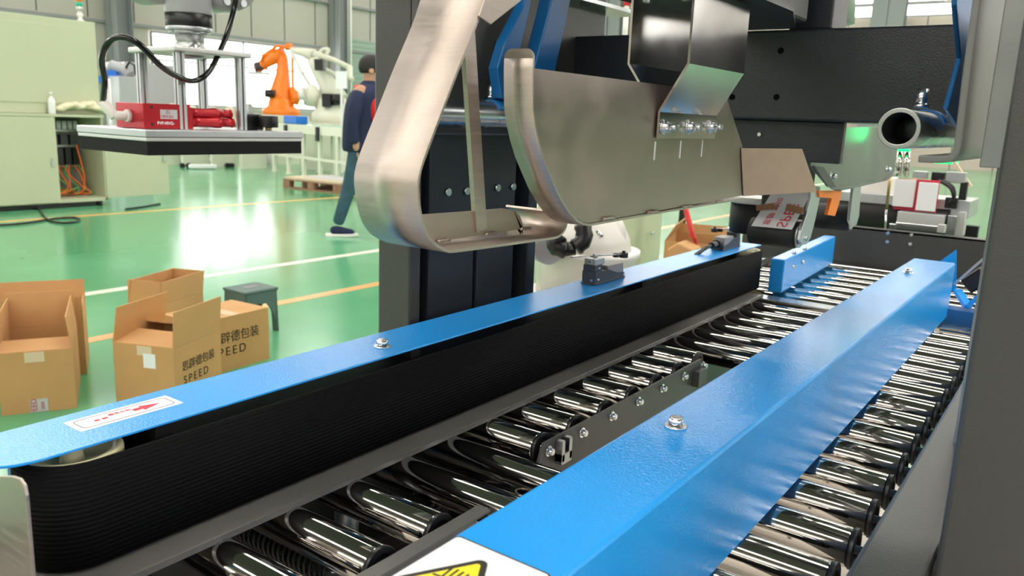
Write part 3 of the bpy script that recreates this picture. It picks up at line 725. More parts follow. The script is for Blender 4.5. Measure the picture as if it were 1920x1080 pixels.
# ================================================================== TAPE HEAD (upper)
YT = 1.75
th = thing('upper_tape_head', 'tape head with black press roller, red-printed tape and aluminium arm under the stainless wing', 'tape head', (-.555, YT, .95))
ra, rb_ = ony(1418, 432, YT), ony(1492, 441, YT)
zc = (ra.z+rb_.z)/2; x0_, x1_ = ra.x-.012, rb_.x+.004
MB().lathe((x0_, YT, zc), [(.024, 0), (.029, .002), (.029, x1_-x0_-.002), (.024, x1_-x0_)], 40, (1, 0, 0)).build('press_roller', 'rubber', th)
MB().cyl((x1_, YT, zc), (x1_+.007, YT, zc), .027, 32).build('roller_cap', 'alu', th)
ap = [ony(x, y, YT) for x, y in ((1518, 345), (1532, 350), (1530, 372), (1522, 410), (1513, 445), (1508, 456), (1498, 460), (1490, 452), (1492, 438), (1505, 405), (1514, 370))]
MB().prism(ap, (0, .006, 0)).build('arm_plate', 'alu', th, bevel=.001) if False else None
Xa = x1_+.010
aq = [onx(x, y, Xa) for x, y in ((1516, 345), (1533, 350), (1532, 372), (1524, 410), (1515, 445), (1508, 457), (1499, 459), (1494, 450), (1497, 432), (1508, 400), (1515, 370))]
MB().prism(aq, (.006, 0, 0)).build('arm_plate', 'alu', th, bevel=.001)
q = onx(1505, 446, Xa); MB().cyl(q, q+Vector((.010, 0, 0)), .006, 6).build('bolt', 'zinc', th)
# printed tape lying over roller
ta = [ony(x, y, YT-.032) for x, y in ((1436, 360), (1508, 366), (1485, 430), (1409, 423))]
tp = MB().prism([ta[0]+Vector((0, .05, .004)), ta[1]+Vector((0, .05, .004)), ta[2], ta[3]], (0, -.0006, -.0006)).build('printed_tape', 'ptape', th)
tp['label'] = 'white tape printed with red letters'
ux = (ta[2]-ta[3]).normalized(); up_ = (ta[0]+Vector((0, .05, .004))-ta[3]).normalized(); off = ux.cross(up_).normalized()*.0012
if off.y > 0: off = -off
text('tape_text', 'SPEE', .031, ta[3]+off+ux*.052+up_*.002, up_, ux, 'redink', tp, depth=.0002, mirror=False)
text('tape_text', '思辟 2050', .0165, ta[3]+off+ux*.022+up_*.004, up_, ux, 'redink', tp, depth=.0002)
b1 = ony(1422, 388, YT-.038); b2 = ony(1440, 390, YT-.03)
MB().bar(ony(1418, 390, YT-.020), ony(1452, 386, YT-.020), .002, .013).build('tape_scrap', 'browntape', th)
MB().bar(ony(1474, 388, YT-.020), ony(1506, 396, YT-.020), .002, .014).build('tape_scrap', 'browntape', th)
MB().lathe(ony(1412, 372, YT+.12)-Vector((0, 0, .010)), [(.052, 0), (.056, .004), (.056, .012), (.05, .014)], 32).build('disc', 'white', th)
b = MB(); zz = ony(1412, 372, YT+.12); b.cyl(zz-Vector((0, 0, .08)), zz-Vector((0, 0, .012)), .048, 32).build('drum', 'rubber', th)
MB().box(-.60, YT+.02, 1.02, -.51, YT+.10, 1.15).build('head_body', 'cap', th, bevel=.004)
# stainless side housing with greenish sheen
Xh = -.465
hs = [onx(x, y, Xh) for x, y in ((1522, 240), (1690, 237), (1676, 322), (1652, 338), (1564, 357), (1548, 345), (1520, 312))]
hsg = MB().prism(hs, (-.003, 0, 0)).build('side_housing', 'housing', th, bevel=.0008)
hl = [onx(x, y, Xh) for x, y in ((1676, 322), (1652, 338), (1564, 357))]
MB().sheet(hl, (.014, 0, 0), .002, 1, smooth=False).build('housing_lip', 'housing', th)
MB().prism([onx(1523, 310, Xh+.006), onx(1541, 312, Xh+.006), onx(1566, 352, Xh+.006), onx(1549, 350, Xh+.006)], (.004, 0, 0)).build('lip_plate', 'dark', th, bevel=.0006)
for x, y in ((1557, 330), (1662, 317)): q = onx(x, y, Xh); MB().bolt(q, (1, 0, 0), .006, .012).build('bolt', 'zinc', th)
b = MB(); bigh = onx(1600, 350, Xh)
hp = [onx(x, y, Xh-.02) for x, y in ((1535, 357), (1579, 357), (1574, 380), (1566, 405), (1552, 403), (1560, 372), (1537, 370))]
MB().prism(hp, (-.008, 0, 0)).build('handle', 'orange', th, bevel=.001)
Xb = Xh-.03
a2 = [onx(x, y, Xb) for x, y in ((1602, 345), (1615, 345), (1613, 375), (1611, 405), (1606, 422), (1599, 426), (1594, 415), (1597, 385))]
MB().prism(a2, (-.008, 0, 0)).build('arm_plate', 'alu', th, bevel=.001)
r1_ = onx(1596, 410, Xb-.012); MB().cyl(r1_, r1_-Vector((.085, 0, 0)), .034, 32).build('press_roller', 'rubber', th)
MB().cyl(r1_+Vector((.003, 0, 0)), r1_, .028, 32).build('roller_cap', 'alu', th)

# ================================================================== FAR MACHINE (labeller)
YF = 3.42
fm = thing('labelling_unit', 'far unit with brass rod, white panels, pale shelf and black drum beyond the end plate', 'labeller', (-.6, YF, 0))
def fbx(name, x0, y0, x1, y1, Y, dpt, mt, bev=.002):
    a, b_ = ony(x0, y1, Y), ony(x1, y0, Y)
    return MB().box(a.x, Y, a.z, b_.x, Y+dpt, b_.z).build(name, mt, fm, bevel=bev)
d0, d1 = ony(1400, 398, YF), ony(1780, 402, YF)
MB().cyl((d0.x, YF+.06, .885), (d1.x, YF+.06, .885), .058, 40).build('drum', 'rubber', fm)
fbx('base_plate', 1560, 378, 1820, 388, YF+.02, .25, 'alu')
fbx('base_beam', 1390, 425, 1835, 470, YF+.10, .04, 'cap')
fbx('white_shelf', 1680, 404, 1772, 421, YF-.05, .08, 'aluw')
fbx('white_panel', 1672, 338, 1718, 386, YF-.03, .012, 'paper')
fbx('white_panel', 1716, 344, 1760, 394, YF-.06, .012, 'paper')
fbx('red_backing', 1674, 337, 1722, 392, YF-.01, .006, 'redink')
fbx('red_backing', 1713, 339, 1763, 396, YF-.045, .006, 'redink')
fbx('white_box', 1609, 335, 1668, 385, YF+.08, .18, 'whitegloss')
fbx('white_box', 1500, 372, 1548, 387, YF+.03, .05, 'whitegloss')
pz = ony(1662, 392, YF-.08); pt = ony(1673, 300, YF-.08)
MB().cyl(pz, pt, .0055, 16).build('brass_rod', 'brass', fm)
q = ony(1659, 440, YF-.08); MB().cyl(pz, q, .004, 12).build('rod_end', 'zinc', fm)
MB().cyl(ony(1674, 292, YF-.08), ony(1672, 308, YF-.08), .009, 20).build('cylinder', 'zinc', fm)
for x in (1688, 1702): MB().cyl(ony(x-4, 330, YF-.02), ony(x, 282, YF-.02), .011, 20).build('cylinder', 'chrome', fm)
fbx('black_frame', 1700, 280, 1707, 332, YF, .01, 'cap')
fbx('clamp_block', 1710, 322, 1738, 334, YF, .05, 'alu')
fbx('clamp_block', 1745, 324, 1772, 338, YF, .05, 'cap')
fbx('cross_arm', 1772, 324, 1812, 342, YF, .03, 'alu')
fbx('cable_block', 1796, 342, 1815, 375, YF, .03, 'cap')
fbx('terminal_block', 1770, 372, 1796, 390, YF, .04, 'cap')
for dx in (0, 8):
    MB().tube(smooth_path([ony(1760+dx, 338, YF), ony(1782+dx*.6, 352, YF-.03), ony(1788, 372, YF-.03), ony(1778, 382, YF)]), .007, 8).build('hose', 'cap', fm)
fbx('link_bar', 1678, 424, 1760, 428, YF-.12, .01, 'zinc')
fbx('link_end', 1756, 422, 1773, 436, YF-.13, .03, 'aluw'); fbx('link_end', 1666, 420, 1680, 431, YF-.13, .03, 'zinc')
fbx('support_block', 1772, 405, 1795, 441, YF-.03, .06, 'galv')
fbx('support_block', 1790, 398, 1812, 442, YF-.01, .06, 'aluw')
MB().box(-1.1, YF+.02, 0, -1.04, YF+.08, .80).box(-.42, YF+.02, 0, -.36, YF+.08, .80).build('stand', 'dark', fm)
q = ony(1800, 312, YF+.3); MB().bar(ony(1785, 298, YF+.3), ony(1820, 350, YF+.3), .03, .012).build('wooden_strip', 'ply', fm)
gl = ony(1690, 281, YF-.05)
(MB().cyl(gl-Vector((.03, 0, 0)), gl+Vector((.03, 0, 0)), .006, 16).build('signal_lamp', 'glowg', fm))
gl2 = ony(1777, 302, YF+.4)
MB().cyl(gl2-Vector((.05, 0, 0)), gl2+Vector((.04, 0, 0)), .012, 16).build('signal_lamp', 'glowg', fm)
gd = bpy.data.lights.new('green_light', 'POINT'); gd.energy = .12; gd.color = (0, 1, .25); gd.shadow_soft_size = .03
go = bpy.data.objects.new('green_light', gd); COL.objects.link(go); go.location = (-.435, 2.10, 1.205)
exec_after = []

# hanging tape at top
q = [ony(x, y, YBm+.5) for x, y in ((1550, -40), (1600, -40), (1592, 0), (1568, 48), (1556, 46))]
ht = thing('hanging_tape', 'white tape printed with red letters hanging above the crossbeam', 'tape', q[3])
MB().prism(q, (0, .001, 0)).build('tape_strip', 'paper', ht)
text('tape_text', 'PACK', .034, ony(1553, 38, YBm+.497), ony(1560, -40, YBm+.5)-ony(1552, 38, YBm+.5), ony(1600, 36, YBm+.5)-ony(1552, 38, YBm+.5), 'redink', ht, depth=.0003)
MB().cyl(ony(1578, 46, YBm+.9), ony(1582, -60, YBm+.9), .035, 16).build('green_core', 'shutter', ht)
# red topped pole by gap
pr_ = thing('hose_pole', 'cream pole with a red top rising behind the crossbeam', 'pole', atd(1172, 80, 4))
MB().cyl(atd(1170, 90, 4), atd(1175, 12, 4), .014, 12).build('pole', 'white', pr_)
MB().cyl(atd(1175, 12, 4), atd(1177, -30, 4), .018, 12).build('pole_top', 'redhose', pr_)

# ================================================================== GRIPPER + ROBOT WRIST
gr = thing('vacuum_gripper', 'rectangular vacuum gripper with black foam pad and red ejector block hanging at left', 'gripper', (-2.18, 1.4, 1.07))
MB().box(-2.36, 1.145, 1.118, -2.0, 1.655, 1.138).build('top_plate', 'alu', gr, bevel=.003)
MB().box(-2.358, 1.147, 1.108, -2.002, 1.653, 1.1175).build('base_plate', 'aluw', gr, bevel=.002)
MB().box(-2.354, 1.150, 1.072, -2.004, 1.650, 1.108).build('foam_pad', 'foam', gr, bevel=.001)
ft = .018
rods = [(-2.085, 1.30), (-2.085, 1.495), (-2.275, 1.30), (-2.275, 1.495)]
for x, y in rods:
    b = MB()
    for dx, dy in ((-1, -1), (1, -1), (1, 1), (-1, 1)): b.box(x+dx*.0025, y+dy*.0025, 1.138, x+dx*.0115, y+dy*.0115, 1.345)
    b.cyl((x, y, 1.138), (x, y, 1.345), .006, 12)
    b.build('rod', 'alu', gr, bevel=.0008)
MB().box(-2.30, 1.275, 1.345, -2.06, 1.52, 1.360).build('flange_plate', 'aluw', gr, bevel=.004)
re = MB().box(-2.215, 1.185, 1.139, -2.075, 1.322, 1.205).build('ejector_block', 'red', gr, bevel=.001)
b = MB()
for y, zz in ((1.208, 1.195), (1.208, 1.150)): b.cyl((-2.076, y, zz), (-2.0742, y, zz), .004, 12)
b.build('screw_hole', 'cap', re)
lb = MB().box(-2.0750, 1.232, 1.165, -2.0744, 1.282, 1.190).build('name_plate', 'ptape', re)
text('plate_text', 'FIPASH', .0115, (-2.0742, 1.234, 1.1675), (0, 1, 0), (0, 0, 1), 'redink', lb, depth=.0002)
a = MB().box(-2.0745, 1.250, 1.178, -2.0738, 1.2515, 1.188).box(-2.0745, 1.250, 1.1868, -2.0738, 1.259, 1.188).box(-2.0745, 1.253, 1.1825, -2.0738, 1.259, 1.1838).box(-2.0745, 1.2578, 1.179, -2.0738, 1.259, 1.1838)
a.build('plate_logo', 'redink', lb)
text('model_text', 'FVP-MVG-', .0115, (-2.0747, 1.222, 1.150), (0, 1, 0), (0, 0, 1), 'stickw', re, depth=.0002, bold=.0003)
MB().box(-2.20, 1.322, 1.1385, -2.08, 1.332, 1.198).build('ejector_flange', 'red', gr)
for zz, xx in ((1.183, -2.11), (1.158, -2.10)):
    MB().lathe((xx, 1.332, zz), [(.0145, 0), (.0135, .03), (.0135, .06), (.016, .085), (.016, .10), (.0125, .102), (.0125, .135), (.014, .137), (.014, .142)], 24, (0, 1, 0)).build('silencer', 'red', gr)
# elbow fitting
ef = MB().cyl((-2.147, 1.185, 1.170), (-2.147, 1.175, 1.170), .017, 20).cyl((-2.147, 1.178, 1.170), (-2.155, 1.145, 1.170), .012, 20).cyl((-2.155, 1.15, 1.166), (-2.175, 1.128, 1.205), .014, 20)
ef.build('elbow_fitting', 'white', gr, bevel=.002)
# gauge
q = (-2.05, 1.59, 1.139)
MB().cyl((-2.05, 1.565, 1.139), (-2.05, 1.565, 1.15), .01, 12).build('gauge_stem', 'brass', gr)
gg = MB().cyl((-2.05, 1.565, 1.148), (-2.05, 1.565, 1.182), .028, 32).build('gauge', 'cap', gr, bevel=.002)
MB().cyl((-2.05, 1.565, 1.1815), (-2.05, 1.565, 1.1835), .024, 32).build('gauge_glass', 'ptape', gg)
MB().box(-2.13, 1.51, 1.139, -2.08, 1.57, 1.185).build('valve_block', 'cap', gr, bevel=.003)
# sensor coupling
cxg, cyg = -2.18, 1.397
MB().lathe((cxg, cyg, 1.360), [(.042, 0), (.042, .006), (.040, .008), (.040, .040), (.052, .042), (.056, .046), (.056, .052)], 40).build('sensor_coupling', 'galv', gr)
b = MB()
for k in range(14): a = 2*PI*k/14; b.cyl((cxg+.046*math.cos(a), cyg+.046*math.sin(a), 1.360), (cxg+.046*math.cos(a), cyg+.046*math.sin(a), 1.368), .0045, 10)
b.build('cap_screw', 'zinc', gr)
MB().lathe((cxg, cyg, 1.335), [(.03, 0), (.036, .004), (.036, .010)], 32).build('lower_flange', 'galv', gr)

cb = thing('collaborative_robot', 'light grey robot arm holding the gripper, its white round base behind the dark mast', 'robot', (-1.86, 2.95, 0))
MB().lathe((cxg, cyg, 1.412), [(.062, 0), (.064, .002), (.064, .010), (.060, .011)], 40).build('tool_flange', 'alu', cb, bevel=.001)
MB().lathe((cxg, cyg, 1.423), [(.062, 0), (.064, .002), (.064, .034), (.062, .035)], 40).build('black_band', 'capg', cb) if False else MB().lathe((cxg, cyg, 1.423), [(.062, 0), (.064, .002), (.064, .034), (.062, .035)], 40).build('black_band', 'cap', cb)
MB().lathe((cxg, cyg, 1.458), [(.063, 0), (.065, .004), (.065, .08), (.06, .12), (.05, .14)], 40).build('wrist_housing', 'cobot', cb)
w1 = Vector((cxg, cyg, 1.53))
dY = Vector((-.45, .89, 0)).normalized()
MB().lathe(Vector((-2.14, 1.50, 1.575))-Vector((0, .0, 0)), [(.0, -.01), (.05, 0), (.078, .02), (.085, .05), (.085, .14), (.08, .16)], 40, (1, -.35, 0)).build('wrist_joint', 'cobot', cb) if False else None
MB().lathe((-2.12, 1.50, 1.572), [(.03, -.012), (.078, -.008), (.092, .004), (.095, .03), (.095, .11)], 48, (-1, .1, 0)).build('wrist_joint', 'cobot', cb)
b = MB()
for y, zz in ((1.475, 1.500), (1.53, 1.502)): b.cyl((-2.116, y, zz), (-2.104, y, zz), .010, 16)
b.build('joint_screw', 'alu', cb)
MB().lathe((-2.20, 1.335, 1.572), [(.06, -.012), (.088, 0), (.092, .02), (.092, .09)], 48, (-1, -.1, 0)).build('elbow_disc', 'cobot', cb)
MB().tube(smooth_path([(-2.22, 1.42, 1.60), (-2.3, 1.6, 1.75), (-2.2, 1.95, 1.85), (-1.9, 2.4, 1.75)]), .055, 20).build('forearm', 'cobot', cb)
# cobot base behind the mast
bs = cb
bc = onz(1095, 600, .50)
D_ = 3.3
cb0 = atd(1095, 560, D_); cb0.z = 0
MB().lathe((cb0.x, cb0.y, 0), [(.26, 0), (.26, .50), (.24, .52)], 48).build('pedestal', 'whitegloss', bs)
ztop = atd(1095, 462, D_).z
MB().lathe((cb0.x, cb0.y, .52), [(.20, 0), (.205, ztop-.55), (.215, ztop-.54), (.215, ztop-.52)], 48).build('base_column', 'whitegloss', bs)
sh = atd(1125, 440, D_-.1)
MB().lathe((cb0.x, cb0.y, ztop), [(.18, 0), (.17, .05), (.13, .13), (.08, .16)], 40).build('shoulder', 'whitegloss', bs)
MB().lathe(sh+Vector((0, 0, .0)), [(.06, -.06), (.10, -.04), (.105, .05), (.09, .08)], 40, _ray(1000, 500)).build('joint', 'whitegloss', bs)
lk = atd(1040, 440, D_-.2)
MB().lathe(atd(1020, 462, D_-.25), [(.03, -.04), (.06, -.03), (.062, .05)], 32, (1, -.6, 0)).build('joint', 'cobot', bs)
cn = thing('cable_connector', 'black elbow cable connectors in front of the white robot base', 'connector', atd(1070, 450, D_-.35))
for (a_, b_, c_) in (((1092, 420), (1095, 448), (1078, 465)), ((1050, 440), (1040, 460), (1062, 470))):
    MB().tube(smooth_path([atd(*a_, D_-.36), atd(*b_, D_-.36), atd(*c_, D_-.36)], 4), .032, 14, rs=[.034 if i % 2 else .030 for i in range(9)]).build('elbow', 'cap', cn)
MB().tube([atd(1078, 465, D_-.36), atd(1048, 470, D_-.36)], .026, 14).build('coupling', 'cap', cn)
MB().cyl(atd(1120, 432, D_-.36), atd(1128, 445, D_-.36), .008, 8).build('pin', 'zinc', cn)
# black hose loop of the gripper
hp = [(-2.175, 1.13, 1.205)]+[ony(x, y, Y) for x, y, Y in ((196, 150, 1.10), (191, 110, 1.08), (205, 78, 1.08), (232, 70, 1.09), (262, 84, 1.12), (300, 122, 1.18), (332, 143, 1.25), (362, 152, 1.33), (390, 137, 1.38), (408, 105, 1.43), (425, 65, 1.47), (440, 12, 1.5), (446, -30, 1.5))]
tag(MB().tube(smooth_path(hp, 6), .0078, 12).build('air_hose', 'hosegloss', loc=hp[0]), 'black shiny air hose looping over the gripper from the red block', 'hose')

# ================================================================== CONTROL CABINET
XC = -9.62
Yo0, Yo1 = onz(112, 390, 0).y, onz(207, 386, 0).y
YcL = 2.6
cab = thing('control_cabinet', 'pale green control cabinet with an open lower bay of wiring at left', 'cabinet', (XC-.3, 4.0, 0))
z_c = onx(110, 214, XC).z; zbt = onx(110, 388, XC).z
t_ = .02
lo = MB().box(XC-.60, YcL, .06, XC-.58, Yo1+.01, z_c).box(XC-.60, YcL, .06, XC, Yo1+.01, .10).box(XC-.60, YcL, z_c-.03, XC+.02, Yo1+.02, z_c).box(XC-.60, Yo1-.01, .06, XC, Yo1+.01, z_c).box(XC-.60, Yo0-.03, .06, XC, Yo0-.01, z_c)
lo.build('lower_body', 'cream', cab, bevel=.002)
MB().box(XC, YcL, .07, XC+.02, Yo0, z_c-.035).build('door', 'cream', cab, bevel=.002)
dh = onx(98, 305, XC+.02); MB().box(XC+.02, dh.y-.015, dh.z-.05, XC+.035, dh.y+.015, dh.z+.05).build('door_handle', 'zinc', cab, bevel=.004)
dA = Vector((XC+.01, Yo1+.005, 0)); dB = onz(331, 375, 0); dB = Vector((dB.x, dB.y, 0)); dd = (dB-dA).normalized()
mdoor = MB().bar(dA+Vector((0, 0, .42+.03)), dA+dd*min((dB-dA).length, .86)+Vector((0, 0, .45)), .02, .72).build('door', 'cream', cab, bevel=.002)
q = dA+dd*.80+Vector((0, 0, .55)); sd = Vector((dd.y, -dd.x, 0)); MB().obox(q+sd*.02, dd*.02, sd*.015, (0, 0, .05)).build('door_handle', 'zinc', cab, bevel=.004)
zt0 = onx(60, 28, XC-.1).z
uy1 = onx(178, 47, XC-.1).y
ub = MB().box(XC-.6, YcL, z_c+.002, XC-.10, uy1, zt0).build('upper_body', 'cream', cab, bevel=.006)
MB().box(XC-.10, YcL+.1, z_c+.12, XC-.092, uy1-.05, zt0-.08).build('upper_door', 'cream', cab, bevel=.003)
for y in (2.7, Yo1-.06):
    for x in (XC-.55, XC-.05): MB().cyl((x, y, 0), (x, y, .06), .03, 12).build('foot', 'cap', cab)
MB().box(XC-.56, YcL, .004, XC-.06, Yo1-.04, .058).build('plinth', 'cap', cab)  # dark block added to close the bright gap under the cabinet
# interior
MB().box(XC-.56, Yo0, .12, XC-.55, Yo1-.02, z_c-.04).build('back_panel', 'creamd', cab)
wdt = Yo1-Yo0
for r_i, (zz, hh, mt_, k_, mt2) in enumerate(((.88, .10, 'ptape', 7, 'yellow'), (.70, .12, 'cap2', 4, 'bin'), (.46, .2, 'cap', 5, 'cap'))):
    MB().box(XC-.55, Yo0+.02, zz-.03, XC-.50, Yo1-.04, zz-.005).build('wiring_duct', 'galv', cab)
    for k in range(k_):
        y = Yo0+.03+(wdt-.08)*k/k_
        MB().box(XC-.55, y, zz, XC-.44, y+(wdt-.08)/k_*.75, zz+hh).build('contactor', mt2 if k == 0 else mt_, cab, bevel=.004)
random.seed(3)
for k in range(9):
    y = Yo0+.08+.045*k; zz = .17+random.random()*.05
    pts = [(XC-.45, y, .46), (XC-.38, y+random.uniform(-.05, .05), .35), (XC-.30, y+random.uniform(-.1, .1), zz), (XC-.25, y+random.uniform(-.15, .1), .13), (XC-.35, y-.05, .12)]
    MB().tube(smooth_path(pts, 5), .009, 6).build('wire', ('wire_o', 'wire_o', 'wire_g')[k % 3], cab)
for k in range(3):
    c_ = Vector((XC-.3, Yo0+.17+.03*k, .16+.01*k)); MB().tube([c_+Vector((.10*math.cos(a*.5), .11*math.sin(a*.5), .02*math.sin(a))) for a in range(13)], .010, 6).build('wire_coil', 'wire_o' if k < 2 else 'wire_g', cab)
MB().tube(smooth_path([(XC-.4, Yo1-.12, .7), (XC-.36, Yo1-.10, .5), (XC-.32, Yo1-.09, .3), (XC-.3, Yo1-.14, .13)], 5), .010, 6).build('wire', 'wire_o', cab)
# things on cabinet
q = onz(98, 213, z_c); q = Vector((XC-.03, onx(98, 213, XC-.03).y, z_c))
tag(MB().lathe(q, [(.035, 0), (.038, .01), (.038, .14), (.03, .17), (.014, .185), (.014, .21), (.016, .21), (.016, .235), (.010, .24)], 20).build('plastic_bottle', 'paper', loc=q), 'small white plastic bottle standing on the cabinet ledge', 'bottle')
q = Vector((XC-.04, onx(160, 212, XC-.04).y, z_c))
bm_ = MB()
random.seed(5)
for k in range(16):
    t = k/15; c_ = q+Vector((random.uniform(-.02, .03), -.28+.60*t, .03+.10*max(0, math.sin((1-t)*PI*.9))*random.uniform(.5, 1.1)))
    bm_.lathe(c_-Vector((0, 0, .03)), [(.02, 0), (.05, .01), (.062, .03), (.05, .055), (.015, .068)], 12)
go_ = bm_.build('work_gloves', 'glove', loc=q); sbm = go_.modifiers.new('remesh', 'REMESH'); sbm.mode = 'VOXEL'; sbm.voxel_size = .012; sbm.use_smooth_shade = True
tag(go_, 'heap of cream cotton gloves lying on the cabinet ledge', 'gloves')
q = Vector((XC-.25, onx(151, 42, XC-.25).y, zt0))
sl = thing('stack_light', 'signal tower with orange and green segments on top of the cabinet', 'signal light', q)
MB().lathe(q, [(.05, 0), (.05, .01), (.022, .03), (.022, .06), (.035, .07), (.035, .09), (.02, .10), (.02, .13)], 20).build('mount', 'white', sl)
MB().cyl(q+Vector((0, 0, .13)), q+Vector((0, 0, .17)), .036, 20).build('segment', 'aluw', sl)
MB().cyl(q+Vector((0, 0, .17)), q+Vector((0, 0, .22)), .036, 20).build('segment', 'greenbelt', sl)
MB().cyl(q+Vector((0, 0, .22)), q+Vector((0, 0, .30)), .036, 20).build('segment', 'orange', sl)
# floor cable
cpts = [onz(x, y, .012) for x, y in ((-30, 345), (0, 352), (30, 362), (60, 378), (75, 395), (90, 412), (120, 418), (148, 414), (140, 408), (100, 410), (50, 418), (0, 422), (-30, 424))]
tag(MB().tube(smooth_path(cpts, 6), .011, 8).build('power_cable', 'cap', loc=cpts[3]), 'black cable lying on the floor in front of the cabinet', 'cable')
cpts = [onz(x, y, .012) for x, y in ((235, 392), (265, 388), (300, 382))]
tag(MB().tube(smooth_path(cpts, 6), .012, 8).build('power_cable', 'cap', loc=cpts[0]), 'short black cable on the floor below the open cabinet door', 'cable')

# ================================================================== CARTONS
def carton(A, B, depth, h, name_label, flaps=None, closed=False, away=None):
    """A,B: bottom front corners (left, right seen from the camera); flaps: dict side->(angle deg from outward horizontal, length)"""
    A = Vector((A[0], A[1], 0)); B = Vector((B[0], B[1], 0)); u = (B-A); w_ = u.length; u.normalize()
    v = Vector((-u.y, u.x, 0))
    if v.dot(A) < 0: v = -v
    t = thing('cardboard_box', name_label, 'box', (A+B)/2+v*depth/2)
    Z = Vector((0, 0, 1)); T = .004
    C_ = (A+B)/2+v*depth/2
    b = MB()
    b.obox(C_-v*(depth/2-T/2)+Z*h/2, u*w_/2, v*T/2, Z*h/2).obox(C_+v*(depth/2-T/2)+Z*h/2, u*w_/2, v*T/2, Z*h/2)
    b.obox(C_-u*(w_/2-T/2)+Z*h/2, u*T/2, v*(depth/2-T), Z*h/2).obox(C_+u*(w_/2-T/2)+Z*h/2, u*T/2, v*(depth/2-T), Z*h/2)
    b.obox(C_+Z*T/2, u*(w_/2-T), v*(depth/2-T), Z*T/2)
    b.build('box_body', 'card', t, weld=False)
    if closed:
        for s_ in (-1, 1): MB().obox(C_+v*s_*depth/4+Z*(h+T/2), u*w_/2, v*(depth/4-.001), Z*T/2).build('flap', 'card', t)
        MB().obox(C_+Z*(h+T+.0006), u*w_/2, v*.03, Z*.0004).build('tape', 'tape', t)
    for side, (ang, ln) in (flaps or {}).items():
        d = {'near': -v, 'far': v, 'left': -u, 'right': u}[side]; e_ = u if side in ('near', 'far') else v
        half = (w_ if side in ('near', 'far') else depth)/2; dist = (depth if side in ('near', 'far') else w_)/2
        a = math.radians(ang); dr_ = d*math.cos(a)+Z*math.sin(a); nr = e_.cross(dr_).normalized()
        base = C_+d*(dist-.002)+Z*(h+.001)
        MB().obox(base+dr_*ln/2, e_*half, dr_*ln/2, nr*.002).build('flap', 'card', t)
    return t, dict(A=A, B=B, C=C_, u=u, v=v, w=w_, h=h)
M['tapeb'] = mat('glossy_tape', (0.70, 0.55, 0.38), .3)
def gz(x, y): p = onz(x, y, 0); return (p.x, p.y)
# front left box
ta_, g1 = carton(gz(3, 780), gz(144, 765), .41, .247, 'open cardboard box at the left edge with red print on its low tape', {'near': (176, .15), 'far': (86, .15), 'left': (92, .13), 'right': (96, .13)})
def face_patch(par, g, s0, s1, z0, z1, mt, name, side='near', off=.0008):
    A, u, v, w_ = g['A'], g['u'], g['v'], g['w']
    p = A+u*w_*s0 - v*off; q_ = A+u*w_*s1 - v*off
    return MB().prism([p+Vector((0, 0, z0)), q_+Vector((0, 0, z0)), q_+Vector((0, 0, z1)), p+Vector((0, 0, z1))], -v*.0006).build(name, mt, par)
face_patch(ta_, g1, .36, .62, .205, .246, 'tapeb', 'tape')
tp1 = face_patch(ta_, g1, .38, .62, .002, .055, 'ptape', 'tape')
text('tape_text', 'EED', .030, g1['A']+g1['u']*g1['w']*.47-g1['v']*.0022+Vector((0, 0, .006)), (0, 0, 1), -g1['u'], 'redink', tp1)
text('tape_text', '2050', .016, g1['A']+g1['u']*g1['w']*.57-g1['v']*.0022+Vector((0, 0, .010)), (0, 0, 1), -g1['u'], 'redink', tp1)
# larger box behind it
p0 = onz(163, 705, 0)
u1 = g1['u']; B_ = Vector((p0.x, p0.y, 0))+g1['v']*.03; A_ = B_-u1*.42
tb_, g2 = carton((A_.x, A_.y), (B_.x, B_.y), .34, .25, 'larger open cardboard box behind the left edge box', {'near': (90, .11), 'far': (84, .12), 'left': (100, .1), 'right': (96, .05)})
# box farther left, mostly out of frame
p0 = onz(32, 600, 0); B_ = Vector((p0.x-.1, p0.y-.12, 0)); A_ = B_-u1*.35
tc_, g3 = carton((A_.x, A_.y), (B_.x, B_.y), .3, .34, 'cardboard box corner with raised flap at the far left edge', {'near': (110, .06), 'right': (100, .14), 'far': (90, .05)})
# centre front box C
Cl, Cc_, Cr = onz(211, 642, .2555), onz(325, 655, .2555), onz(408, 618, .2555)
dl = (Vector((Cl.x, Cl.y, 0))-Vector((Cc_.x, Cc_.y, 0))).length; dr2 = (Vector((Cr.x, Cr.y, 0))-Vector((Cc_.x, Cc_.y, 0)))
td_, g4 = carton((Cl.x, Cl.y), (Cc_.x, Cc_.y), dr2.length, .2555, 'open cardboard box with black lettering and a white label on its front', {'near': (172, .15), 'left': (100, .15), 'right': (86, .15), 'far': (160, .13)})
lab = face_patch(td_, g4, .50, .70, .165, .225, 'paper', 'shipping_label')
face_patch(td_, g4, .40, .64, .215, .2545, 'tapeb', 'tape', off=.0004)
face_patch(td_, g4, .30, .44, .0, .02, 'tapeb', 'tape')
def side_text(par, g, s, z, body, size, spacing=1.0):
    # text on the right hand face (outward +u), reading away from the camera
    o = g['B']+g['u']*.0012+g['v']*s+Vector((0, 0, z)); text('box_lettering', body, size, o, g['v'], (0, 0, 1), 'blackink', par, depth=.0003, spacing=spacing)
side_text(td_, g4, .048, .150, '思辟德包装', .046, .95)
side_text(td_, g4, .055, .092, 'SPEED', .048, 1.40)
